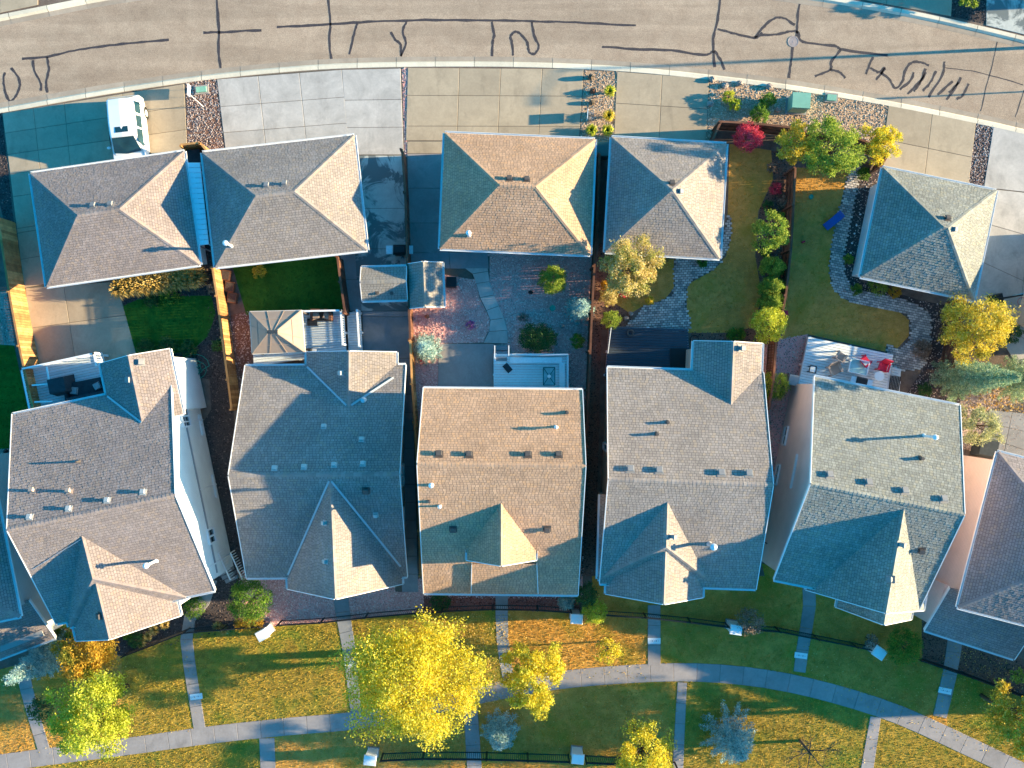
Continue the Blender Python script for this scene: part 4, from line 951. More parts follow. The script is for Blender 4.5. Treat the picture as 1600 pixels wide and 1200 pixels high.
fence('small brown fence between green lawn and the sheds', [(527, 400), (532, 440), (539, 489)], mat='wood_dark')
fence('short cedar gate fence at the white lean-to', [(282, 226), (312, 223)], mat='wood')
fence('short cedar return fence left of the taupe garage', [(313, 223), (323, 236)], mat='wood')
# raised planters and utilities by the fence
def metal_fence(label, pts, h=1.25):
    w = [P(x, y, h) for x, y in pts]; w = [Vector((p.x, p.y, 0)) for p in w]
    r = empty('metal_fence', w[0], label, 'fence'); B = G(); Rl = G()
    for a, b in zip(w[:-1], w[1:]):
        L = (b-a).length; d = (b-a)/L; ang = math.atan2(d.y, d.x); k = max(1, round(L/2.4))
        for i in range(k+1):
            if i == k and b is not w[-1]: continue
            p = a+d*L*i/k; G().box((p.x, p.y, h/2+.05), (.06, .06, h+.1), ang).build('post', M['black'], r)
        c = (a+b)/2
        for zz in (.15, h-.18, h-.03): Rl.box((c.x, c.y, zz), (L, .045, .045), ang)
        m = int(L/.11)
        for i in range(m): p = a+d*(i+.5)*L/m; B.box((p.x, p.y, h/2), (.022, .022, h-.08), ang)
    Rl.build('rail', M['black'], r); o = B.build('pickets', M['black'], r); o['kind'] = 'stuff'
metal_fence('black picket fence in front of the leftmost full house and its walk', [(190, 1027), (240, 1008), (285, 990), (345, 985), (405, 980)])
metal_fence('black picket fence in front of the lower taupe house', [(432, 978), (500, 974), (570, 966), (650, 959), (690, 957)])
metal_fence('black picket fence in front of the orange-roofed house', [(690, 956), (770, 953), (840, 954), (893, 958)])
metal_fence('black picket fence in front of the grey-brown house right of centre', [(908, 960), (1010, 966), (1080, 973), (1140, 981)])
metal_fence('black picket fence in front of the slate-roofed house', [(1160, 984), (1220, 988), (1340, 1012), (1368, 1018)])
metal_fence('black picket fence at right past the round green shrub', [(1440, 1033), (1520, 1060), (1600, 1090), (1680, 1120)])
metal_fence('black picket fence along the bottom edge left of the spruce', [(594, 1190), (660, 1187), (760, 1188), (890, 1192)])
metal_fence('black picket fence along the bottom edge by the yellow bush', [(916, 1193), (990, 1197), (1060, 1204)])
def pillar(label, x, y, rz, sz=.55, h=1.3):
    p = P(x, y, h); r = empty('gate_pillar', (p.x, p.y, 0), label, 'pillar', 'white pillars along the picket fences')
    G().box((p.x, p.y, h/2), (sz, sz*.8, h), rz).build('shaft', M['white'], r); G().box((p.x, p.y, h+.04), (sz+.12, sz*.8+.12, .08), rz, .9, .9).build('cap_stone', M['white'], r)
    G().box((p.x, p.y, .08), (sz+.08, sz*.8+.08, .16), rz).build('plinth', M['grey'], r)
pillar('white pillar beside the big orange and green shrub', 410, 992, .5); pillar('white pillar left of the yellow-green bush', 901, 967, -.05); pillar('white pillar beside the dusty brown bush', 1150, 984, -.15)
pillar('white pillar left of the round green shrub', 1374, 1020, -.6, .6); pillar('white pillar at the bottom edge near the big yellow tree', 578, 1188, -.1); pillar('white pillar at the bottom edge by the bottom yellow bush', 903, 1186, -.1)
# ---------------------------------------------------------------- sheds, gazebo, decks
def shed(label, c, ridge, ze, zr, wm, door=None):
    b = Building('shed', P(sum(p[0] for p in c)/4, sum(p[1] for p in c)/4, 0), label, 'shed', 'sh5s', wm)
    b.gable(ridge[0], ridge[1], zr, c[0], c[1], ze, inset=.12); b.root['category'] = 'shed'
    return b
M['sh5s'] = shingle_mat('pale_grey_shingle', tones((.33, .30, .27), .06))
s = shed('small grey-roofed shed on the wet drive, ridge running left to right', [(600, 417), (600, 469)], ((563, 441), (634, 439)), 1.8, 2.3, 'wall_blue')
for x in (589, 612): s.vent(x, 458, 'vent', .12, .06)
s = shed('small grey-roofed shed beside the gravel yard, ridge running up and down', [(692, 440), (639, 440)], ((661, 409), (664, 479)), 1.8, 2.5, 'wall_grey')
# gazebo
def gazebo():
    r = empty('gazebo', P(430, 520), 'beige fabric gazebo with four roof panels over the middle left deck', 'gazebo')
    c = [P(390, 487, 2.75), P(471, 485, 2.75), P(476, 550, 2.75), P(394, 553, 2.75)]; t = [P(418, 516, 3.7), P(434, 516, 3.7), P(434, 521, 3.7), P(418, 521, 3.7)]
    for i in range(4):
        a, b, d, e = c[i], c[(i+1) % 4], t[(i+1) % 4], t[i]
        mk('canopy', [a, b, d, e, a-Vector((0, 0, .04)), b-Vector((0, 0, .04)), d-Vector((0, 0, .04)), e-Vector((0, 0, .04))], [(0, 3, 2, 1), (4, 5, 6, 7), (0, 1, 5, 4), (1, 2, 6, 5), (2, 3, 7, 6), (3, 0, 4, 7)], M['fabric_tan'], r)
        up = Vector((0, 0, .03))
        for f in (0, 1/3, 2/3):
            if f > 0: G().beam(a.lerp(b, f)+up*.5, e.lerp(d, f)+up*.5, .025, .02).build('roof_rib', M['fabric_tan'], r)
            else: G().beam(a+up, e+up, .05, .04).build('hip_rib', M['fabric_tan'], r)
        m1_, m2_ = a.lerp(e, .42), b.lerp(d, .42); G().beam(m1_+up*.5, m2_+up*.5, .025, .02).build('roof_rib', M['fabric_tan'], r)
        q = c[i].lerp(sum(c, Vector())/4, .05); G().box((q.x, q.y, 1.35), (.09, .09, 2.6), 0).build('post', M['vent'], r)
        G().beam(a-Vector((0, 0, .06)), b-Vector((0, 0, .06)), .06, .1).build('eave_rail', M['cream'], r)
    tt = [p+Vector((0, 0, .12)) for p in t]; g = G(); g.add([p for p in t]+tt, [(4, 7, 6, 5), (0, 1, 5, 4), (1, 2, 6, 5), (2, 3, 7, 6), (3, 0, 4, 7)]); g.build('vent_cap', M['fabric_navy'], r)
gazebo()
def deck(label, c, z, along, m, rail=(), posts=True, bw=.14, name='deck', railm='white', rh=.95):
    """c: px corners at deck height, boards run parallel to edge 0-1 (along=0) or 1-2 (along=1)"""
    q = [P(x, y, z) for x, y in c]; r = empty(name, Vector((q[0].x, q[0].y, 0)), label, 'deck')
    if along: q2 = q[1:]+q[:1]
    else: q2 = q
    a, b, d, e = q2; L = ((e-a).length+(d-b).length)/2; n = max(2, int(L/bw))
    for i in range(n):
        p = [a.lerp(e, i/n), b.lerp(d, i/n), b.lerp(d, (i+1)/n), a.lerp(e, (i+1)/n)]; slab_poly(r, p, M[m], .014, z, 'deck_board', z-.035)
    cen = sum(q, Vector())/4; g = G()
    for i in range(4):
        a, b = q[i], q[(i+1) % 4]; k = .985; aa, bb = cen+(a-cen)*k, cen+(b-cen)*k; g.beam(aa-Vector((0, 0, .12+.035)), bb-Vector((0, 0, .12+.035)), .04, .22)
        for f in (0.02, .5): p = aa.lerp(bb, f); g.box((p.x, p.y, (z-.06)/2), (.12, .12, z-.1), 0)
    g.build('frame', M[railm if railm != 'none' else 'white'], r)
    for i, (t0, t1) in rail:
        a, b = q[i].lerp(q[(i+1) % 4], t0), q[i].lerp(q[(i+1) % 4], t1); L = (b-a).length; d = (b-a).normalized(); ang = math.atan2(d.y, d.x)
        g = G(); g.beam(a+Vector((0, 0, rh)), b+Vector((0, 0, rh)), .09, .05); g.beam(a+Vector((0, 0, .12)), b+Vector((0, 0, .12)), .05, .05)
        for j in range(int(L/.13)): p = a+d*(j+.5)*.13; g.box((p.x, p.y, z+rh/2+.06), (.03, .03, rh-.12), ang)
        g.build('railing', M[railm], r)
        for j in range(2): p = a if j == 0 else b; G().box((p.x, p.y, z+rh/2), (.11, .11, rh+.12), ang).build('rail_post', M[railm], r)
    return r, q
dk1, q1 = deck('white-railed deck with dark covered furniture behind the leftmost full house', [(47, 577), (158, 553), (175, 625), (62, 650)], .9, 0, 'deckboard', [(0, (0, 1)), (3, (0, 1)), (1, (0, .25))])
for f0, f1 in (((50, 602), (76, 600)), ((54, 628), (82, 627)), ((73, 573), (77, 596))): 
    a, b = P(*f0, 1.85), P(*f1, 1.85); G().beam(a, b, .08, .06).build('railing', M['white'], dk1)
dk2, q2 = deck('striped blue-grey deck with white railings beside the gazebo', [(392, 490), (537, 487), (541, 552), (396, 572)], .75, 0, 'deckboard', [(0, (.56, 1)), (1, (0, .8))])
st, _ = deck('lower deck landing between two white railings', [(542, 488), (562, 487), (566, 552), (545, 552)], .45, 0, 'deckboard', [(1, (0, .85))], name='deck')
dk3, q3 = deck('pale deck with glass table behind the orange-roofed house', [(771, 553), (888, 553), (888, 618), (771, 618)], .6, 0, 'deckwhite')
g = G(); a, b, c_ = P(797, 554, .75), P(887, 554, .75), P(887, 610, .75); g.beam(a, b, .1, .16); g.beam(b+Vector((0, -.06, 0)), c_, .1, .16); g.build('rim', M['white'], dk3)
g = G(); a, b, c_ = P(797, 563, .7), P(878, 563, .7), P(878, 610, .7); g.beam(a, b, .3, .06); g.beam(b+Vector((0, -.15, 0)), c_, .3, .06); g.build('bench', M['deckwhite'], dk3)
stp = empty('deck_steps', P(783, 550), 'dark glossy steps at the left end of the pale glass-table deck', 'steps')
for i, (y0, y1) in enumerate(((540, 548), (549, 557), (558, 565))): slab_poly(stp, [P(775, y0), P(793, y0), P(793, y1), P(775, y1)], M['conc_dark'], .02, .2+i*.2, 'step', 0)
G().beam(P(773, 540, .9), P(773, 560, 1.2), .05, .05).build('handrail', M['white'], stp); G().beam(P(795, 540, .9), P(795, 556, 1.2), .05, .05).build('handrail', M['white'], stp)
sl = G(); sl.box(tuple(P(793, 575, .63)), (.32, .5, .03), .7); o = sl.build('doormat', M['fabric_navy'], None); tag(o, 'small dark mat lying turned on the pale glass-table deck', 'mat')
dk4, q4 = deck('dark navy deck beside the short white wall behind the grey-brown house', [(952, 510), (1064, 514), (1082, 545), (1080, 590), (944, 585)][:1]+[(1075, 514), (1080, 590), (945, 588)], .7, 0, 'deckdark')
G().beam(P(955, 512, .95), P(950, 552, .95), .04, .04).build('railing', M['white'], dk4)
sk = G(); sk.box(tuple(P(1060, 560, .75)), (.9, 1.1, .06), 0); o = sk.build('floor_mat', M['black'], None); tag(o, 'black square mat at the right end of the navy deck', 'mat')
dk5, q5 = deck('white board deck with red chairs behind the slate-roofed house', [(1263, 526), (1396, 554), (1384, 640), (1245, 612)], .6, 0, 'deckwhite')
dk5b, _ = deck('small lower white deck step with a dark slatted grate', [(1394, 573), (1408, 577), (1405, 618), (1388, 612)], .35, 0, 'deckwhite')
g = G()
c4 = [P(1391, 586, .64), P(1408, 588, .64), P(1404, 612, .64), P(1388, 609, .64)]
r_ = empty('slatted_bench', Vector((c4[0].x, c4[0].y, 0)), 'dark slatted grate at the right end of the white deck', 'grate')
for i in range(7): slab_poly(r_, [c4[0].lerp(c4[1], i/7), c4[0].lerp(c4[1], (i+1)/7), c4[3].lerp(c4[2], (i+1)/7), c4[3].lerp(c4[2], i/7)], M['fabric_navy'], .03, .68, 'slat', .62)
# lean-to between the two left garages
r_ = empty('lean_to', P(307, 320), 'long narrow white ribbed lean-to roof squeezed between two garages', 'lean-to')
c4 = [P(293, 254, 2.6), P(313, 254, 2.6), P(327, 382, 2.6), P(310, 384, 2.6)]
for i in range(16):
    a, b, c_, d = c4[0].lerp(c4[3], i/16), c4[1].lerp(c4[2], i/16), c4[1].lerp(c4[2], (i+1)/16), c4[0].lerp(c4[3], (i+1)/16); slab_poly(r_, [a, b, c_, d], M['white'], .02, 2.65, 'roof_panel', 2.6)
g = G()
for i in range(4): p = c4[i]; g.box((p.x, p.y, 1.29), (.06, .06, 2.58), 0)
g.build('post', M['grey'], r_)
# ---------------------------------------------------------------- van
def suv():
    pos = P(196, 200); fwd = Vector((.107, -.994, 0)).normalized(); rgt = Vector((-fwd.y, fwd.x, 0))
    rear = Vector((-20.93, 15.5, 0)); r = empty('parked_suv', rear+fwd*2.2, 'white parked SUV with a sunroof, nose to the left garage', 'car'); 
    def T(x, t, z): return rear+fwd*t-rgt*x+Vector((0, 0, z))       # x to the west
    def loft(name, secs, m, par, caps=True):
        V = []; F = []; n = len(secs[0][1])
        for t, ring in secs: V += [T(x, t, z) for x, z in ring]
        for j in range(len(secs)-1):
            for i in range(n): F.append((j*n+i, (j+1)*n+i, (j+1)*n+(i+1) % n, j*n+(i+1) % n))
        F.append(tuple(range(n))); F.append(tuple(range((len(secs)-1)*n, len(secs)*n))[::-1])
        return mk(name, V, F, m, par, smooth=False)
    def ring(hw, z0, z1): return [(-hw*.9, z0), (-hw, z0+.12), (-hw, z1-.25), (-hw*.985, z1-.08), (-hw*.93, z1), (-hw*.4, z1+.02), (hw*.4, z1+.02), (hw*.93, z1), (hw*.985, z1-.08), (hw, z1-.25), (hw, z0+.12), (hw*.9, z0)]
    b = loft('body', [(0, ring(.80, .45, .92)), (.08, ring(.88, .35, 1.02)), (.5, ring(.915, .28, 1.05)), (2.6, ring(.92, .28, 1.02)), (3.3, ring(.91, .28, .99)), (3.9, ring(.88, .28, .92)), (4.22, ring(.80, .3, .82)), (4.35, ring(.66, .36, .68))], M['carpaint'], r)
    def gr(hwb, hwt, z0, z1): return [(-hwb, z0), (-(hwb*.4+hwt*.6), z0+(z1-z0)*.72), (-hwt*1.0, z1-.05), (-hwt*.88, z1), (0, z1+.025), (hwt*.88, z1), (hwt*1.0, z1-.05), ((hwb*.4+hwt*.6), z0+(z1-z0)*.72), (hwb, z0)]
    c = loft('cabin', [(.10, gr(.80, .72, 1.0, 1.12)), (.34, gr(.85, .68, 1.0, 1.66)), (.7, gr(.86, .68, 1.0, 1.73)), (1.6, gr(.86, .69, 1.0, 1.76)), (2.35, gr(.86, .67, 1.0, 1.71)), (3.15, gr(.84, .80, .99, 1.03))], M['carpaint'], r)
    def quad(name, pts, m, par): return mk(name, [T(*p) for p in pts], [tuple(range(len(pts)))], m, par)
    ws = quad('windshield', [(-.58, 2.40, 1.725), (.58, 2.40, 1.725), (.74, 3.06, 1.115), (0, 3.14, 1.09), (-.74, 3.06, 1.115)], M['cargl'], r)
    quad('sunroof', [(-.34, 1.85, 1.765), (.34, 1.85, 1.765), (.34, 2.15, 1.752), (-.34, 2.15, 1.752)], M['cargl'], r)
    quad('rear_window', [(-.6, .30, 1.60), (.6, .30, 1.60), (.68, .09, 1.15), (-.68, .09, 1.15)], M['cargl'], r)
    for sgn in (-1, 1):
        for t0, t1 in ((.45, 1.1), (1.2, 1.85), (1.93, 2.6)):
            t1b = t1 if t1 < 2.4 else 2.85
            quad('side_window', [(sgn*.868, t0, 1.06), (sgn*.868, t1b, 1.06), (sgn*.765, t1, 1.56), (sgn*.765, t0+.05, 1.56)], M['cargl'], r)
        for t in (.85, 3.35):
            p0, p1 = T(sgn*.70, t, .34), T(sgn*.93, t, .34); w = G().tube(p0, p1, .34, .34, 18).build('wheel', M['rubber'], r); G().tube(T(sgn*.925, t, .34), T(sgn*.94, t, .34), .2, .18, 12).build('rim', M['steel'], w)
        mo = G(); mo.blob(T(sgn*1.03, 2.72, 1.06), (.12, .08, .07), 8, .05); mo.build('wing_mirror', M['carpaint'], r)
        quad('headlight', [(sgn*.5, 4.30, .80), (sgn*.74, 4.22, .80), (sgn*.76, 4.25, .68), (sgn*.5, 4.34, .68)], M['steel'], r); quad('tail_light', [(sgn*.62, -.004, .88), (sgn*.8, .01, .88), (sgn*.8, .01, .6), (sgn*.62, -.004, .6)], M['red_plastic'], r)
suv()
# ---------------------------------------------------------------- foliage
def leaf_cloud(C, n, spread, size, up=.4, aspect=.55):
    """C: (k,3) cluster centres; n leaves spread about them"""
    k = len(C); idx = rng.integers(0, k, n); off = np.clip(rng.normal(0, 1, (n, 3)), -1.7, 1.7); off *= (spread[idx] if hasattr(spread, '__len__') else spread)[:, None] if hasattr(spread, '__len__') else spread
    p = C[idx]+off*np.array([1, 1, .75]); a = rng.normal(0, 1, (n, 3)); a[:, 2] *= up; a /= np.linalg.norm(a, axis=1)[:, None]+1e-9
    b = np.cross(a, rng.normal(0, 1, (n, 3))); b /= np.linalg.norm(b, axis=1)[:, None]+1e-9
    s_ = (size*rng.uniform(.6, 1.3, n))[:, None]; V = np.empty((n, 4, 3)); V[:, 0] = p-a*s_; V[:, 1] = p-b*s_*aspect; V[:, 2] = p+a*s_; V[:, 3] = p+b*s_*aspect
    V[:, :, 2] = np.maximum(V[:, :, 2], .03); return V.reshape(-1, 3)
def tree(label, px, py, zc, rpx, mat, n=3000, size=.10, rz=None, name='tree', group=None, ry=None, cat='tree', lobes=5, cl=None, density=1, trunk=True, fill=.35, branchy=True, zbase=0):
    """crown = big lobes on an ellipsoid, each with its own leaf clusters, so the outline is uneven and dark gaps stay between lobes"""
    s_ = (CAMZ-zc)/FPX; c = P(px, py, zc); rx = rpx*s_; ry_ = (ry or rpx)*s_; rz = rz or rx*.8; small = cat != 'tree'
    r = empty(name, (c.x, c.y, 0), label, cat, group); nl = int(max(9, min(52, 12+rx*ry_*4))) if not small else int(max(12, 40*rx)); C = []; SP = []
    for i in range(nl):
        t = i*2.39996+random.uniform(-.35, .35); u = 1-1.55*(i+.5)/nl; sp = math.sqrt(max(0, 1-u*u)); rad = random.uniform(.45, .92) if not small else .72; kk = random.uniform(.82, 1.12) if not small else random.uniform(.96, 1.04)
        L = Vector((c.x+rx*rad*kk*sp*math.cos(t), c.y+ry_*rad*kk*sp*math.sin(t), c.z+rz*rad*u)); m = max(5, int((6+rx*3) if not small else 5)); lr = rx*random.uniform(.15, .27) if not small else rx*.24
        for j in range(m):
            d = Vector(rng.normal(0, 1, 3)); d.normalize(); q = L+Vector((d.x*lr, d.y*lr, abs(d.z)*lr*.8-.15*lr)); out = Vector((q.x-c.x, q.y-c.y, 0)); q += out*random.uniform(-.04, .1)*(0 if small else 1); q.z -= .12*lr*random.random(); C.append(tuple(q)); SP.append(lr*random.uniform(.22, .42)+size*.4)
    C = np.array(C); V = leaf_cloud(C, n, np.array(SP), size); mk_np('crown' if trunk else 'foliage', V, 4, M[mat], r)
    if trunk:
        g = G(); tr = max(.025, rx*.055); zt = max(.3, c.z-rz*.5); top = Vector((c.x, c.y, zt)); g.tube((c.x, c.y, -.02), top, tr*1.25, tr*.8, 8)
        for i in range(0, len(C), max(1, len(C)//18)):
            e = Vector(C[i]); m = top.lerp(e, .5)+Vector((0, 0, rz*.1)); g.tube(top-Vector((0, 0, random.uniform(0, .3)*zt)), m, tr*.45, tr*.25, 5, False); g.tube(m, e, tr*.25, tr*.08, 5, False)
        g.build('trunk' if cat == 'tree' else 'stem', M['bark'], r, smooth=True)
    return r
def spruce(label, px, py, h, rpx, mat='lf_spruce', dens=1.0, lying=None, group=None, whorls=10):
    base = P(px, py, h*.4); R_ = rpx*(CAMZ-h*.4)/FPX; r = empty('blue_spruce', (base.x, base.y, 0), label, 'tree', group); C = []; S_ = []; g = G(); g.tube((base.x, base.y, 0), (base.x, base.y, h*.97), .03+h*.018, .012, 7)
    for w in range(whorls):
        f = (w+.4)/whorls; z = h*(.08+.88*f); rr = R_*(1-f)**.85*1.05+.04; nb = int(12-6*f)
        for i in range(nb):
            t = 2*math.pi*(i+random.random()*.5)/nb+w; L = rr*random.uniform(.8, 1.12)
            e = Vector((base.x+math.cos(t)*L, base.y+math.sin(t)*L, z-L*.12)); g.tube((base.x, base.y, z), e, .014, .005, 4, False)
            m = max(3, int(L/.13))
            for j in range(m): q = (j+1)/m; C.append((base.x+(e.x-base.x)*q, base.y+(e.y-base.y)*q, z+(e.z-z)*q)); S_.append(.05+.05*math.sin(q*3))
    V = leaf_cloud(np.array(C), int(len(C)*26*dens), np.array(S_)*1.25, .06, .35, .26); mk_np('crown', V, 4, M[mat], r); g.build('trunk', M['bark'], r)
    return r
def grass_clump(label, px, py, rpx, mat='lf_grass', h=.8, n=160, group=None, name='ornamental_grass', w=.02, cat='grass clump'):
    z = h*.5; c = P(px, py, z); R_ = rpx*CAMZ/FPX; r = empty(name, (c.x, c.y, 0), label, cat, group)
    t = rng.uniform(0, 2*np.pi, n); L = rng.uniform(.5, 1.1, n)*R_; H = h*rng.uniform(.6, 1, n); pts = []
    for q, zf in ((0.05, 0), (.35, .75), (.7, 1), (1, .75)): pts.append(np.c_[c.x+np.cos(t)*L*q, c.y+np.sin(t)*L*q, np.maximum(.02, H*zf)])
    nx, ny = -np.sin(t)*w/2, np.cos(t)*w/2; V = np.empty((n, 3, 4, 3)); o_ = np.c_[nx, ny, nx*0]
    for i in range(3): k0, k1 = (1, 1) if i < 2 else (1, .2); V[:, i, 0] = pts[i]-o_*k0; V[:, i, 1] = pts[i]+o_*k0; V[:, i, 2] = pts[i+1]+o_*k1; V[:, i, 3] = pts[i+1]-o_*k1
    mk_np('blades', V.reshape(-1, 3), 4, M[mat], r); return r
def shrub(label, px, py, rpx, mat, h=.8, n=700, size=.045, ry=None, group=None, cat='shrub', **k):
    return tree(label, px, py, h*.5, rpx, mat, int(n*2.6), size*.8, rz=h*.52, name='shrub', ry=ry, cat=cat, group=group, **k)
# trees
tree('huge yellow tree, the largest crown on the front lawns', 648, 1060, 5.4, 104, 'lf_yellow', 40000, .058, rz=2.5)
tree('golden yellow tree right of the huge one, over the path', 833, 1058, 4.4, 50, 'lf_yellow', 13000, .055, rz=1.8, ry=56)
tree('small isolated yellow tree on the shaded lawn', 951, 1016, 1.8, 22, 'lf_yellow', 1100, .05, rz=.6, lobes=3, cl=18)
tree('lime-yellow tree at lower left beside the path', 148, 1112, 4.2, 70, 'lf_lime', 20000, .06, rz=2.3, lobes=5, fill=.3)
tree('orange and green tree above the lime-yellow tree', 136, 1020, 3.8, 52, 'lf_orange', 11000, .055, rz=1.5, ry=32, lobes=5)
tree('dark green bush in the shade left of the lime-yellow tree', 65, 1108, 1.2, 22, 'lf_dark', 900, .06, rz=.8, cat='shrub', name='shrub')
tree('yellow tree at the bottom edge right of centre', 1008, 1180, 3.6, 52, 'lf_yellow', 9000, .055, rz=1.9, ry=42, lobes=4, fill=.2)
tree('yellow tree cut by the right edge near the path end', 1592, 1125, 4.0, 52, 'lf_gold', 11000, .06, rz=2.2)
tree('yellow tree between the red shrub and the tall green tree', 1240, 225, 2.8, 34, 'lf_gold', 6500, .045, rz=1.2)
tree('tall light green tree between two yellow trees', 1301, 232, 3.6, 47, 'lf_mid', 12000, .05, rz=1.8)
tree('bright yellow tree beside the right concrete drive', 1377, 221, 2.6, 31, 'lf_yellow', 6500, .042, rz=1.1)
tree('round crimson shrub against the dark fence', 1169, 214, 1.5, 23, 'lf_red', 6000, .035, rz=1.0, cat='shrub', name='shrub', lobes=8, fill=.7)
tree('peach and green tree over the corner of the pyramid-roofed garage', 982, 420, 3.6, 46, 'lf_peach', 17000, .05, rz=1.6, lobes=4, ry=48)
tree('tall yellow-green tree right of the slate-roofed garage', 1520, 514, 3.0, 58, 'lf_gold', 15000, .05, rz=2.2, lobes=6, fill=.2, ry=44)
tree('pale green leafy tree beside the slate-roofed house', 1530, 664, 3.0, 36, 'lf_pale', 6500, .045, rz=1.4)
tree('lime shrub by the fence above the white deck', 1201, 507, 1.9, 29, 'lf_lime', 5500, .045, rz=1.0, cat='shrub', name='shrub')
tree('leafy green tree at the top of the clipped hedge row', 1208, 366, 2.8, 30, 'lf_mid', 4200, .05, rz=1.0)
tree('round green shrub against the side of the grey-brown house', 1210, 603, 1.2, 24, 'lf_mid', 4200, .04, rz=.8, cat='shrub', name='shrub', lobes=7)
tree('green and orange shrub between the two left houses', 392, 938, 1.8, 35, 'lf_green', 6500, .045, rz=1.0, cat='shrub', name='shrub')
tree('orange low shrub under the green one by the white pillar', 388, 975, .8, 24, 'lf_orange', 2400, .04, rz=.5, ry=12, cat='shrub', name='shrub')
tree('round dark green shrub right of the slanted white pillar', 1412, 1010, 1.6, 29, 'lf_green', 7000, .038, rz=1.0, cat='shrub', name='shrub', fill=.75, lobes=9)
tree('yellow-green bush at the corner of the picket fence', 928, 955, 1.4, 20, 'lf_lime', 3200, .04, rz=.8, cat='shrub', name='shrub')
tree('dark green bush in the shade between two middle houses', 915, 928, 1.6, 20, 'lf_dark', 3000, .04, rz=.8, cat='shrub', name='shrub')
tree('dusty brown bush beside a white pillar', 1172, 971, 1.2, 22, 'lf_dusty', 2600, .038, rz=.7, cat='shrub', name='shrub')
tree('dry brown bush left of the slanted white pillar', 1362, 1002, .9, 12, 'lf_dusty', 420, .045, rz=.5, cat='shrub', name='shrub')
tree('green bush at the right edge by the picket fence', 1592, 1056, 1.2, 12, 'lf_mid', 600, .05, rz=.6, cat='shrub', name='shrub')
tree('small tree at the top right across the road', 1518, -8, 1.0, 18, 'lf_mid', 2500, .05, rz=.7)
tree('leafy tree outside the frame above the top right corner', 1660, -120, 4, 40, 'lf_mid', 2500, .1, rz=2)
tree('tall tree outside the frame right of the front lawns', 1765, 1160, 6.6, 78, 'lf_gold', 16000, .10, rz=3.2)
spruce('pale blue spruce beside the middle fence and gravel yard', 665, 544, 2.6, 22)
spruce('blue spruce in the gravel yard right of the round shrub', 907, 482, 3.2, 21)
spruce('small blue spruce on the lawn below the path near the bottom', 781, 1148, 3.0, 29)
spruce('large dim blue spruce at the bottom edge right of the yellow tree', 1146, 1158, 4.0, 43, dens=.9)
spruce('silvery blue spruce at the lower left corner of the roofs', 62, 1034, 6.0, 30, dens=1.3, whorls=14)
spruce('long blue-green spruce spreading at right below the yellow-green tree', 1522, 590, 8.0, 34, 'lf_spruce_green', dens=1.4, whorls=18)
spruce('second blue-green spruce cut by the right edge', 1610, 592, 6.5, 34, 'lf_spruce_green', dens=1.3, whorls=14)
spruce('tiny blue spruce by the fence corner in red gravel', 885, 940, 1.2, 12, whorls=6)
# clipped hedge balls
for i, (x, y, rx_, ry_, lb) in enumerate(((1207, 417, 18, 13, 'topmost clipped green ball of the hedge row'), (1207, 449, 19, 15, 'second clipped ball down the hedge row, touched with yellow'), (1206, 474, 19, 15, 'lowest clipped ball, just above the lime shrub'))):
    shrub(lb, x-1, y, rx_*1.1, 'lf_mid', 2.3, 4200, .04, ry=ry_*1.12, group='clipped balls along the fence')
shrub('low green mound by the dark end of the navy deck', 1150, 522, 16, 'lf_green', .7, 800, ry=9); shrub('round orange-green shrub below the lime ball', 863, 437, 22, 'lf_mid', 2.3, 3200, .045)
bpy.context.view_layer.update()
for o in list(bpy.data.objects):
    if o.get('label') == 'round orange-green shrub below the lime ball': o['label'] = 'round green shrub alone in the middle of the gravel yard'
shrub('wide dark green clipped shrub in front of the pale deck', 840, 528, 31, 'lf_dark', 1.1, 3200, .045, ry=21); shrub('small round green shrub right of the wide dark one', 902, 533, 12, 'lf_green', 1.2, 800, .04)
shrub('golden round shrub under the peach and green tree', 951, 465, 15, 'lf_peach', 1.6, 900, .045); shrub('round lime-green clipped shrub above the navy deck', 955, 499, 15, 'lf_mid', 1.6, 1100, .04)
shrub('small red leafed shrub under the peach tree', 975, 458, 8, 'lf_red', .5, 260); shrub('small red shrub by the mulch bed fence', 1212, 295, 10, 'lf_red', .6, 400)
shrub('red and orange low plant beside the dark fence', 946, 446, 8, 'lf_orange', .5, 260)
shrub('upper yellow-green shrub of the pair on the gravel bed', 1138, 152, 11, 'lf_lime', .6, 500); shrub('lower yellow-green shrub of the pair on the gravel bed', 1149, 164, 10, 'lf_lime', .6, 450)
shrub('upper dark green ball left of the green utility box', 1200, 157, 13, 'lf_green', .9, 900, .04); shrub('lower dark green ball above the crimson shrub', 1187, 178, 16, 'lf_green', .9, 1200, .04)
for x, y, m_, lb in ((953, 143, 'lf_lime', 'yellow grass tuft, highest on the narrow gravel bed'), (951, 181, 'lf_gold', 'orange-gold grass tuft in the middle of the narrow gravel bed'), (949, 204, 'lf_lime', 'yellow spiky tuft lowest right on the narrow gravel bed'), (924, 204, 'lf_lime', 'yellow spiky tuft lowest left on the narrow gravel bed')):
    grass_clump(lb, x, y, 10, m_, .55, 220, 'yellow tufts on the narrow gravel bed', w=.03)
for i, x in enumerate(range(186, 312, 13)):
    grass_clump('golden ornamental grass clump along the south side of the left garage', x+4, 449-(x-186)*.13+random.uniform(-3, 3), 19, 'lf_grass', 1.2, 330, 'golden grasses behind the left garage', w=.03)
for x, y, lb in ((340, 979, 'pale straw grass tuft, left of two by the curved walk'), (351, 984, 'pale straw grass tuft, right of two by the curved walk'), (231, 994, 'straw grass tuft at the end of the front bed'), (221, 1005, 'lowest straw grass tuft of the front bed'), (241, 984, 'straw tuft in the middle of the front bed'), (258, 976, 'straw tuft near the front corner of the roof')):
    grass_clump(lb, x, y, 9, 'lf_grass', .4, 130, 'straw grass tufts in the front beds')
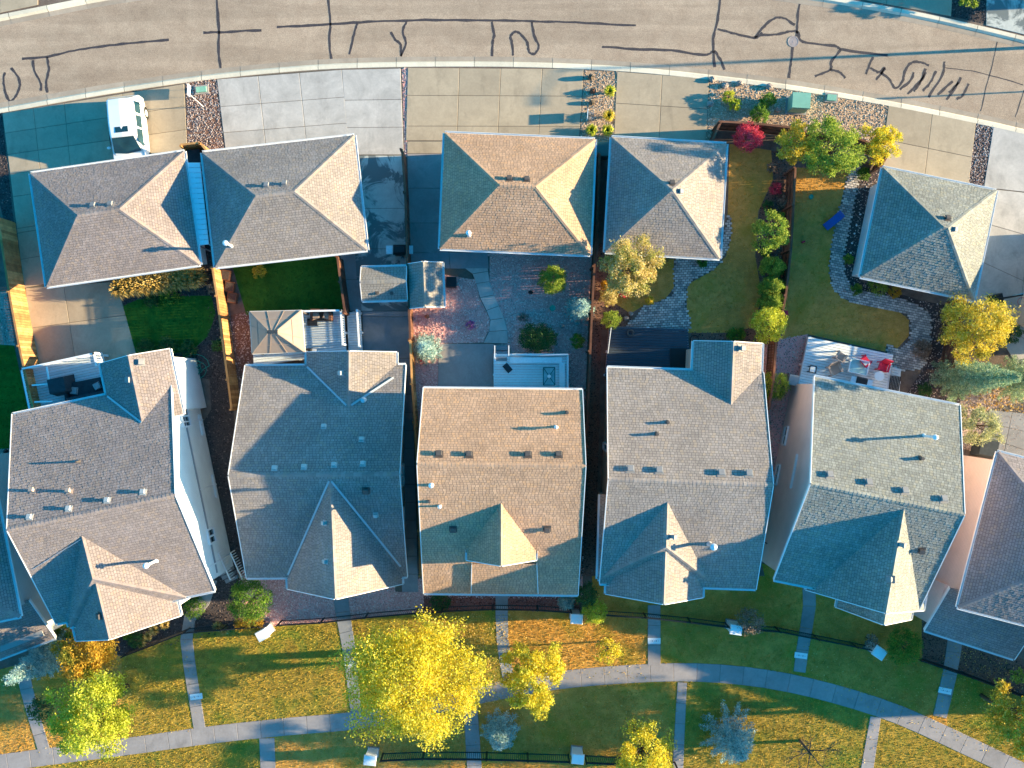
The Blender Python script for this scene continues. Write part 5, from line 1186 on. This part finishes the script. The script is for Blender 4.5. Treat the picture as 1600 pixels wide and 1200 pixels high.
for x, y, r0, m_, lb in ((1206, 262, 8, 'lf_dusty', 'dusty low plant at the top of the mulch strip by the brown fence'), (1200, 322, 9, 'lf_dark', 'dark low plant in the mulch strip above the leafy green tree'), (1219, 338, 8, 'lf_mid', 'small green plant against the brown fence above the leafy tree'), (1196, 395, 9, 'lf_green', 'green plant at the lawn edge above the topmost clipped ball'), (265, 462, 17, 'lf_green', 'green leafy plant below the golden grasses'), (237, 470, 11, 'lf_dark', 'dark leafy plant below the golden grasses'), (228, 543, 15, 'lf_dark', 'dark bush left of the rear bump-out'), (262, 541, 17, 'lf_dark', 'dark bush in the middle of the bed above the white roof'),
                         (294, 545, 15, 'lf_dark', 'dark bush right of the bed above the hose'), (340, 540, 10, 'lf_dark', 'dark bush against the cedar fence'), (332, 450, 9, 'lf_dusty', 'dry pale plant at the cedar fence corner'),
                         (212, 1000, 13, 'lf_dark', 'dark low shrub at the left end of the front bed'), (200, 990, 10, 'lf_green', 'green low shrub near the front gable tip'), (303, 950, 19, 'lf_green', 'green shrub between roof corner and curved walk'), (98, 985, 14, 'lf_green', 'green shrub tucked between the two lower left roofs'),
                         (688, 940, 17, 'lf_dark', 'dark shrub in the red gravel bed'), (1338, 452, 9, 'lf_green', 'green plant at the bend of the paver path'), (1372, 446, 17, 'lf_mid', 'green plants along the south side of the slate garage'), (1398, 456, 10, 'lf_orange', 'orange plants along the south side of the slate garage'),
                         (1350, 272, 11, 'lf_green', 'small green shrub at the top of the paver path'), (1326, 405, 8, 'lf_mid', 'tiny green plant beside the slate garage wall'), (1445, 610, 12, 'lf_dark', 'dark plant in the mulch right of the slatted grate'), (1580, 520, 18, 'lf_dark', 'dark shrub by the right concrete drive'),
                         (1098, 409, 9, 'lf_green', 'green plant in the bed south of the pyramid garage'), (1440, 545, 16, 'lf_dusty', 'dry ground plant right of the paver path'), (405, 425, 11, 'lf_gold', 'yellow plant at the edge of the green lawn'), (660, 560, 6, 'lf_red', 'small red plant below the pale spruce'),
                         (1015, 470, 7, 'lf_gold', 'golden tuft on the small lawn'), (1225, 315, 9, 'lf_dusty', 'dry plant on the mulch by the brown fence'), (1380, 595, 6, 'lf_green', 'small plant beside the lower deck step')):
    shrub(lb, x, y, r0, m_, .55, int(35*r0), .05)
shrub('purple flowering plant in the gravel yard', 735, 508, 8, 'lf_purple', .35, 300, .03); shrub('dusty pink plant above the wide dark shrub', 818, 497, 8, 'lf_dusty', .35, 200, .03)
# bare tree
def bare_tree():
    b = P(1250, 1157); r = empty('bare_tree', b, 'leafless tree with dark spreading twigs on the gold lawn', 'tree'); g = G(); h = G()
    g.tube(b, b+Vector((0, 0, 2.0)), .09, .06, 8); random.seed(3)
    def grow(p, d, L, rr, lv):
        e = p+d*L; (g if lv < 2 else h).tube(p, e, rr, rr*.6, 5, False)
        if lv >= 4: return
        for i in range(3): grow(e if i < 2 else p.lerp(e, .6), (d+Vector((random.uniform(-.7, .7), random.uniform(-.7, .7), random.uniform(-.25, .35)))).normalized(), L*.72, rr*.6, lv+1)
    for i in range(5): t = i*1.26+.4; grow(b+Vector((0, 0, 1.5+.12*i)), Vector((math.cos(t)*.8, math.sin(t)*.8, .75)).normalized(), .8, .035, 0)
    g.build('trunk', M['bark'], r); tw = h.build('twigs', M['bark'], r); tw['kind'] = 'stuff'
bare_tree()
# ---------------------------------------------------------------- small things
def thing(name, px, py, z, label, cat, group=None): return empty(name, P(px, py, z), label, cat, group)
def utility(label, px, py, w, d, h, rz, m='green_box', cat='utility box', lid=True, name='utility_box'):
    p = P(px, py, h); r = empty(name, (p.x, p.y, 0), label, cat); G().box((p.x, p.y, h/2), (w, d, h), rz).build('cabinet', M[m], r)
    if lid: G().box((p.x, p.y, h+.03), (w+.06, d+.06, .07), rz, .96, .96).build('lid', M[m], r)
    co, si = math.cos(rz), math.sin(rz); q = Vector((p.x, p.y, 0))+Vector((si, -co, 0))*(d/2+.01); G().box((q.x, q.y, h*.5), (w*.9, .02, h*.8), rz).build('door', M[m], r)
    G().box((p.x, p.y, .03), (w+.2, d+.2, .08), rz).build('base_pad', M['conc_path'], r); return r
utility('tall pale green transformer box on the gravel bed', 1252, 157, .95, .8, 1.0, -.06); utility('flat green lid box near the kerb on the gravel bed', 1300, 152, .5, .32, .15, -.1, lid=False); utility('small green utility lid on the mulch strip near the kerb', 314, 139, .55, .28, .18, .1, lid=False)
# yard signs and the pole
def yard_sign(label, px, py, w=.55):
    p = P(px, py, .55); r = empty('yard_sign', (p.x, p.y, 0), label, 'sign', 'small white yard signs')
    G().box((p.x, p.y, .55), (.03, w, .45), -.05).build('board', M['white'], r)
    for k in (-.2, .2): G().tube((p.x, p.y+k, 0), (p.x, p.y+k, .36), .008, .008, 5).build('stake', M['steel'], r)
yard_sign('white yard sign on the mulch strip near the kerb', 295, 141, .6); yard_sign('white yard sign on the narrow gravel bed', 918, 179)
p = P(318, 167); r = empty('marker_pole', p, 'thin white pole standing on the mulch strip', 'pole'); G().tube(p, p+Vector((0, 0, 2.3)), .022, .018, 8).build('shaft', M['white'], r); G().blob(p+Vector((0, 0, 2.34)), (.05, .05, .06), 8, 0).build('tip', M['white'], r)
# street lamp outside the frame at right, its long shadow lies on the road
p = P(1640, 72); r = empty('street_lamp', p, 'tall street lamp just beyond the right edge of the road', 'street lamp'); G().tube(p, p+Vector((0, 0, 6.4)), .10, .06, 10).build('pole', M['grey'], r); G().beam(p+Vector((0, 0, 6.35)), p+Vector((-.1, -1.4, 6.6)), .05, .05).build('arm', M['grey'], r); G().box(tuple(p+Vector((-.1, -1.6, 6.6))), (.25, .6, .12), 0).build('lamp_head', M['grey'], r)
p = P(1690, 138); r = empty('street_sign', p, 'slim sign post beyond the right edge of the picture', 'sign'); G().tube(p, p+Vector((0, 0, 2.6)), .04, .04, 8).build('post', M['steel'], r); G().box(tuple(p+Vector((0, 0, 2.4))), (.6, .03, .3), .2).build('board', M['white'], r)
def stone(label, px, py, r0, h, m='rock', group=None, cat='rock', z=0):
    p = P(px, py); g = G(); g.blob((p.x, p.y, h*.45), (r0, r0*.85, h*.55), 8, .22); o = g.build('rock', M[m], None, origin=(p.x, p.y, 0)); tag(o, label, cat, group)
for x, y, lb, h in ((923, 122, 'dark upright stone highest on the narrow gravel bed', .45), (926, 144, 'dark red stone second down the narrow gravel bed', .4), (925, 161, 'dark upright stone third down the narrow gravel bed', .35)): stone(lb, x, y, .17, h, 'wood_dark' if 'red' in lb else 'bark')
stone('pale stone upper of the pair beside the yard sign', 924, 179, .16, .25); stone('pale stone lower of the pair beside the yard sign', 924, 186, .17, .22)
for x, y, lb in ((1113, 125, 'dark rock at the corner of the gravel bed by the kerb'), (1132, 134, 'pale rock near the kerb above the yellow-green pair'), (1155, 131, 'flat brown rock near the kerb'), (1201, 136, 'grey rock near the kerb above the green balls'), (1109, 163, 'dark rock at the drive edge'), (1215, 172, 'brown rock left of the transformer box')): stone(lb, x, y, .2, .25)
for x, y, lb in ((829, 457, 'small black ball ornament in the gravel yard'), (878, 510, 'white stone ornament right of the wide dark shrub'), (812, 494, 'pink stone ornament in the gravel yard'), (10, 705, 'black rock on the gravel at the left edge'), (668, 495, 'clay pot with rocks beside the pale spruce'), (978, 497, 'pale rock above the navy deck'), (985, 490, 'second pale rock above the navy deck')): stone(lb, x, y, .14, .2, 'black' if 'black' in lb else ('skin_cap' if 'clay' in lb else 'rock'))
p = P(863, 482, .1); o = G().lathe((p.x, p.y, 0), [(.14, 0), (.05, .03), (.04, .3), (.16, .34), (.17, .38), (.12, .35)], 14).build('bird_bath', M['hose'], None, origin=(p.x, p.y, 0)); tag(o, 'small teal bird bath in the gravel yard', 'bird bath')
# stepping spots beside the slate garage
for i, (x, y) in enumerate(((1344, 335), (1338, 352), (1335, 365), (1331, 380), (1329, 395), (1333, 425), (1325, 440), (1340, 446))): stone('small white stone in the mulch strip beside the slate garage', x, y, .06, .06, 'white', 'white stones beside the slate garage')
# bins, barbecues, boxes
def bin_(label, px, py, m='fabric_navy', rz=0, s_=.58, h=1.05):
    p = P(px, py, h); r = empty('wheelie_bin', (p.x, p.y, 0), label, 'bin'); G().box((p.x, p.y, h/2), (s_*.86, s_*.9, h-.06), rz, 1.12, 1.1).build('body', M[m], r); G().box((p.x, p.y, h+.02), (s_*1.05, s_*1.08, .07), rz, .9, .9).build('lid', M[m], r)
    G().tube((p.x-.2, p.y+s_*.45, .1), (p.x+.2, p.y+s_*.45, .1), .09, .09, 10).build('wheel', M['rubber'], r); return r
M['bin_green'] = plain('dark_green_plastic', (.03, .12, .12), .5, .1, 4)
bin_('dark green bin between the orange-roofed and pyramid-roofed garages', 942, 233, 'bin_green', 0, .75); bin_('dark blue bin at the top of the white lean-to', 303, 244, 'fabric_navy', .1, .7); bin_('black bin under the hedge fence by the shed', 705, 441, 'black', 0, .55, .8)
bin_('grey bin against the pink side wall above the white deck', 1240, 594, 'grey', -.2, .55, .9)
def barbecue(label, px, py, z, rz, m='black', s_=1.0):
    p = P(px, py, z+.9); r = empty('barbecue', (p.x, p.y, z), label, 'barbecue'); g = G(); co, si = math.cos(rz), math.sin(rz)
    G().box((p.x, p.y, z+.45), (.6*s_, .5*s_, .8), rz).build('cart', M[m], r); G().box((p.x, p.y, z+.95), (.7*s_, .55*s_, .22), rz, .85, .6).build('lid', M[m], r)
    for k in (-1, 1): G().box((p.x+co*.55*s_*k, p.y+si*.55*s_*k, z+.82), (.35*s_, .45*s_, .04), rz).build('side_shelf', M['steel'], r)
barbecue('black covered barbecue at the end of the wet drive by the fence', 624, 390, 0, 0); barbecue('barbecue with steel lid against the slate roof edge on the white deck', 1347, 596, .6, -.22, 'black', .8); barbecue('black barbecue beside the gazebo corner', 481, 549, .75, 0, 'black', .6)
def covered(label, px, py, z, w, d, h, rz, cat): 
    p = P(px, py, z+h); r = G(); r.box((p.x, p.y, z+h/2), (w, d, h), rz, .8, .75); o = r.build('covered_furniture', M['fabric_navy'], None, origin=(p.x, p.y, z)); tag(o, label, cat)
covered('dark covered barbecue at the left of the white-railed deck', 88, 602, .9, 1.1, 1.0, 1.1, .2, 'covered barbecue')
def sofa(label, px, py, z, w, d, rz, m, pm='white', cat='sofa'):
    p = P(px, py, z+.4); r = empty('patio_sofa', (p.x, p.y, z), label, cat); co, si = math.cos(rz), math.sin(rz)
    G().box((p.x, p.y, z+.2), (w, d, .38), rz).build('seat', M[m], r); q = (p.x+si*d*.45, p.y-co*d*.45); G().box((q[0], q[1], z+.4), (w, .16, .75), rz).build('backrest', M[m], r)
    for k in (-1, 1): G().box((p.x+co*w*.5*k, p.y+si*w*.5*k, z+.3), (.14, d, .55), rz).build('armrest', M[m], r)
    for k in (-.3, .3): G().box((p.x+co*w*k, p.y+si*w*k, z+.46), (.4, .4, .12), rz+k, .8, .8).build('cushion', M[pm], r)
sofa('dark outdoor sofa with pale cushions on the white-railed deck', 134, 607, .9, 2.1, .9, .2, 'fabric_navy', 'grey'); sofa('dark bench with striped cushion on the gazebo deck', 502, 493, .75, 1.0, .55, 3.14, 'wood_dark', 'fabric_tan', 'bench')
p = P(487, 503, 1.3); r = empty('patio_heater_table', (p.x, p.y, .75), 'low black table beside the gazebo', 'table'); G().box((p.x, p.y, 1.15), (.55, .4, .05), 0).build('table_top', M['black'], r)
for a in (-1, 1):
    for b in (-1, 1): G().box((p.x+a*.24, p.y+b*.17, .95), (.04, .04, .38), 0).build('leg', M['black'], r)
def chair(label, px, py, z, rz, m, group=None, s_=.9):
    p = P(px, py, z+.4); r = empty('patio_chair', (p.x, p.y, z), label, 'chair', group); co, si = math.cos(rz), math.sin(rz); w = .52*s_
    G().box((p.x, p.y, z+.38), (w, w, .07), rz, .95, .95).build('seat', M[m], r); q = (p.x-si*w*.5, p.y+co*w*.5); g = G(); g.beam(Vector((p.x-si*w*.42, p.y+co*w*.42, z+.4)), Vector((p.x-si*w*.72, p.y+co*w*.72, z+1.0)), w*.95, .05); g.build('backrest', M[m], r)
    for k in (-1, 1):
        cx, cy = p.x+co*w*.5*k, p.y+si*w*.5*k; G().box((cx, cy, z+.6), (.10, w*.95, .04), rz).build('armrest', M[m], r)
        for j in (-1, 1): G().box((cx-si*w*.42*j, cy+co*w*.42*j, z+.29), (.06, .06, .58), rz).build('leg', M[m], r)
chair('tan wicker chair nearer the lawn on the white deck', 1313, 557, .6, 2.6, 'tan_wicker', 'tan wicker chairs on the white deck'); chair('tan wicker chair nearer the roof on the white deck', 1304, 577, .6, .4, 'tan_wicker', 'tan wicker chairs on the white deck', 1.1)
chair('red chair beside the glass table on the white deck', 1351, 564, .6, 2.3, 'red_plastic', 'red chairs on the white deck'); chair('red chair at the right end of the white deck', 1380, 573, .6, -.3, 'red_plastic', 'red chairs on the white deck', .95)
def table(label, px, py, z, w, d, rz, m, lm='white', h=.6, round_=False):
    p = P(px, py, z+h); r = empty('patio_table', (p.x, p.y, z), label, 'table')
    if round_: G().lathe((p.x, p.y, z+h), [(w/2, -.03), (w/2+.02, 0), (w/2, .02)], 20).build('table_top', M[m], r)
    else:
        G().box((p.x, p.y, z+h), (w, d, .03), rz).build('table_top', M[m], r); co, si = math.cos(rz), math.sin(rz); fr = G()
        for a, b in (((-1, -1), (1, -1)), ((1, -1), (1, 1)), ((1, 1), (-1, 1)), ((-1, 1), (-1, -1))):
            A = [Vector((p.x+co*w/2*s_-si*d/2*t_, p.y+si*w/2*s_+co*d/2*t_, z+h+.01)) for s_, t_ in (a, b)]; fr.beam(A[0], A[1], .05, .04)
        fr.build('frame', M[lm], r)
    co, si = math.cos(rz), math.sin(rz)
    for a in (-1, 1):
        for b in (-1, 1): x, y = a*w*.42, b*d*.42; G().box((p.x+co*x-si*y, p.y+si*x+co*y, z+h/2-.02), (.05, .05, h-.06), rz).build('leg', M[lm], r)
    return r, p
table('clear glass table between chairs on the white deck', 1342, 573, .6, 1.0, .75, -.22, 'glass_clear'); table('round white mesh table by the slatted grate', 1374, 588, .6, .5, .5, 0, 'white', round_=True); table('small black-framed stool table at the left of the white deck', 1270, 577, .6, .35, .35, -.2, 'deckwhite', 'black', .45)
t_, p = table('square teal glass table with closed parasol base on the pale deck', 858, 588, .6, .62, .95, 0, 'glass_clear', 'bin_green', .7)
G().blob((p.x, p.y, 1.36), (.1, .1, .05), 8, .05).build('centre_cap', M['white'], t_)
for a in (-1, 1):
    for b in (-1, 1): G().beam(Vector((p.x, p.y, 1.34)), Vector((p.x+a*.3, p.y+b*.45, 1.34)), .04, .02).build('top_strut', M['bin_green'], t_)
def ring_(name, label, cat, px, py, z, R_, r0, m, n=20):
    c = P(px, py, z); g = G()
    for i in range(n): a, b = 2*math.pi*i/n, 2*math.pi*(i+1)/n; g.tube((c.x+R_*math.cos(a), c.y+R_*math.sin(a), z), (c.x+R_*math.cos(b), c.y+R_*math.sin(b), z), r0, r0, 6, False)
    o = g.build(name, M[m], None, origin=(c.x, c.y, z)); tag(o, label, cat)
ring_('fire_ring', 'round dark ring planter on the navy deck', 'planter', 985, 520, .78, .16, .05, 'vent'); ring_('hose_reel', 'coiled dark hose by the corner of the navy deck', 'hose', 1085, 530, .06, .22, .025, 'black')
# green hose by house one
g = G(); pts = []
for i in range(90):
    t = i*.42; R_ = (.30+.22*math.sin(t*.31))*(1 if i < 60 else 1.6); c = P(306+4*math.sin(t*.13), 575+5*math.cos(t*.17)); pts.append(c+Vector((R_*math.cos(t), R_*math.sin(t)*.9, .05+.01*i*.3)))
for a, b in zip(pts[:-1], pts[1:]): g.tube(a, b, .016, .016, 5, False)
o = g.build('garden_hose', M['hose'], None, origin=tuple(P(306, 575))); tag(o, 'tangled green garden hose beside the left house bump-out', 'hose')
# blue slide toy, pink items
p = P(1302, 345, .4); r = empty('toy_slide', (p.x, p.y, 0), 'blue plastic toy slide lying beside the paver path', 'toy')
g = G()
for i in range(6):
    a = Vector((p.x-.35+i*.14, p.y-.32+i*.12, .10+.42*math.sin(i/6*2.2))); b = Vector((p.x-.35+(i+1)*.14, p.y-.32+(i+1)*.12, .10+.42*math.sin((i+1)/6*2.2))); g.beam(a, b, .42, .04)
g.build('chute', M['blue_plastic'], r); G().box((p.x+.38, p.y+.32, .2), (.3, .35, .4), .7, .7, .9).build('ladder', M['blue_plastic'], r)
p = P(1227, 490, .4); o = G().box((p.x, p.y, .2), (.3, .28, .4), .1, 1.1, 1.1).build('bucket', M['red_plastic'], None, origin=(p.x, p.y, 0)); tag(o, 'pink-red bucket by the fence below the hedge', 'bucket')
p = P(1268, 307, .1); o = G().lathe((p.x, p.y, 0), [(.12, 0), (.14, .03), (.1, .05)], 12).build('frisbee', M['hose'], None, origin=(p.x, p.y, 0)); tag(o, 'small teal disc on the lawn', 'toy')
for x, y, lb in ((1255, 378, 'small red toy lying on the lawn'),): p = P(x, y); o = G().box((p.x, p.y, .06), (.22, .1, .1), .4, .8, .8).build('toy', M['red_plastic'], None, origin=(p.x, p.y, 0)); tag(o, lb, 'toy')
# stairs and railing beside house one
r = empty('side_steps', P(345, 870), 'white-railed side steps going down between the two left houses', 'steps')
for i in range(7): t = i/6; a = lerp((330, 866), (352, 905), t); slab_poly(r, [P(a[0], a[1]), P(a[0]+20, a[1]-8), P(a[0]+22, a[1]-3), P(a[0]+3, a[1]+6)], M['conc_dark'], .01, 1.3-.18*i, 'step', 0)
for dx in (3, 22):
    g = G(); a, b = P(338+dx, 864, 2.1), P(357+dx, 906, 1.0); g.beam(a, b, .06, .06)
    for k in range(12): q = a.lerp(b, k/11); g.box((q.x, q.y, q.z-.42), (.03, .03, .8), 0)
    g.build('railing', M['white'], r)
# entry things between houses four and five
p = P(1199, 853, .5); r = empty('side_stoop', (p.x, p.y, 0), 'small stoop with dark railing against the pink side wall', 'steps'); G().box((p.x, p.y, .25), (1.0, .9, .5), -.45).build('landing', M['conc_dark'], r)
g = G()
for k in range(8): g.box((p.x-.4+.1*k, p.y+.35-.045*k, .95), (.025, .025, .9), -.45)
g.beam(Vector((p.x-.42, p.y+.36, 1.42)), Vector((p.x+.36, p.y-.0, 1.42)), .05, .05); g.build('railing', M['black'], r)
covered('grey mat bundle at the bottom of the side stoop', 1197, 872, 0, .5, .4, .3, .4, 'bundle')
# raised planter box beside the green lawn
r = empty('planter_box', P(357, 440), 'narrow wooden planter box by the cedar fence', 'planter'); 
for x, y in ((352, 430), (358, 448), (362, 465)): q = P(x, y, .4); G().box((q.x, q.y, .2), (.5, .55, .4), -.15).build('crate', M['wood_dark'], r); G().box((q.x, q.y, .41), (.4, .45, .02), -.15).build('soil', M['mulch'], r)
# address slabs on the walks
for x, y, w, rz, lb in ((307, 1088, .68, .12, 'pale name slab across the walk at the left gold lawn'), (1022, 1001, .70, 0, 'pale name slab across the middle walk'), (1251, 1024, .70, -.14, 'pale name slab across the walk right of centre'), (1476, 1079, .72, -.2, 'pale name slab across the rightmost walk'), (546, 1036, .5, .15, 'pale name slab half under the huge yellow tree')):
    p = P(x, y); r = empty('name_slab', (p.x, p.y, 0), lb, 'paving slab', 'pale slabs across the front walks'); G().box((p.x, p.y, .045), (w, .32, .03), rz, .99, .97).build('slab', M['white'], r)
    g = G()
    for k in range(5): g.box((p.x+math.cos(rz)*(-.22+.11*k), p.y+math.sin(rz)*(-.22+.11*k), .062), (.05, .03+.05*(k % 2), .003), rz)
    o = g.build('worn_mark', M['grey'], r)
# basketball hoop lying on the right drive
r = empty('basketball_hoop', P(1565, 455), 'basketball hoop and pole on the right concrete drive', 'basketball hoop'); a = P(1555, 468); a.z = 0
G().tube(a, a+Vector((0, 0, 2.9)), .05, .05, 8).build('pole', M['black'], r); G().box((a.x+.2, a.y+.1, 2.9), (1.1, .04, .75), .2).build('backboard', M['glass_clear'], r); G().box((a.x, a.y, .1), (.9, .6, .2), .2, .8, .8).build('base', M['black'], r)
c = a+Vector((.1, -.35, 2.65)); g = G()
for i in range(14): t0, t1 = 2*math.pi*i/14, 2*math.pi*(i+1)/14; g.tube((c.x+.23*math.cos(t0), c.y+.23*math.sin(t0), c.z), (c.x+.23*math.cos(t1), c.y+.23*math.sin(t1), c.z), .012, .012, 5, False)
g.build('rim', M['red_plastic'], r)
# patio right of the slate house with hot tub cover
pt = sheet('patio', [(1530, 700), (1545, 640), (1600, 628), (1700, 650), (1680, 760), (1600, 740), (1560, 700)], .012, M['joint'])
slab_grid(pt, [(1545, 640), (1690, 655), (1680, 770), (1528, 702)], [0, .25, .5, .75, 1], [0, .33, .66, 1], M['conc_dark'])
covered('dark square covered tub at the corner of the mauve hip roof', 1546, 700, 0, 1.2, 1.1, .8, -.2, 'covered tub')
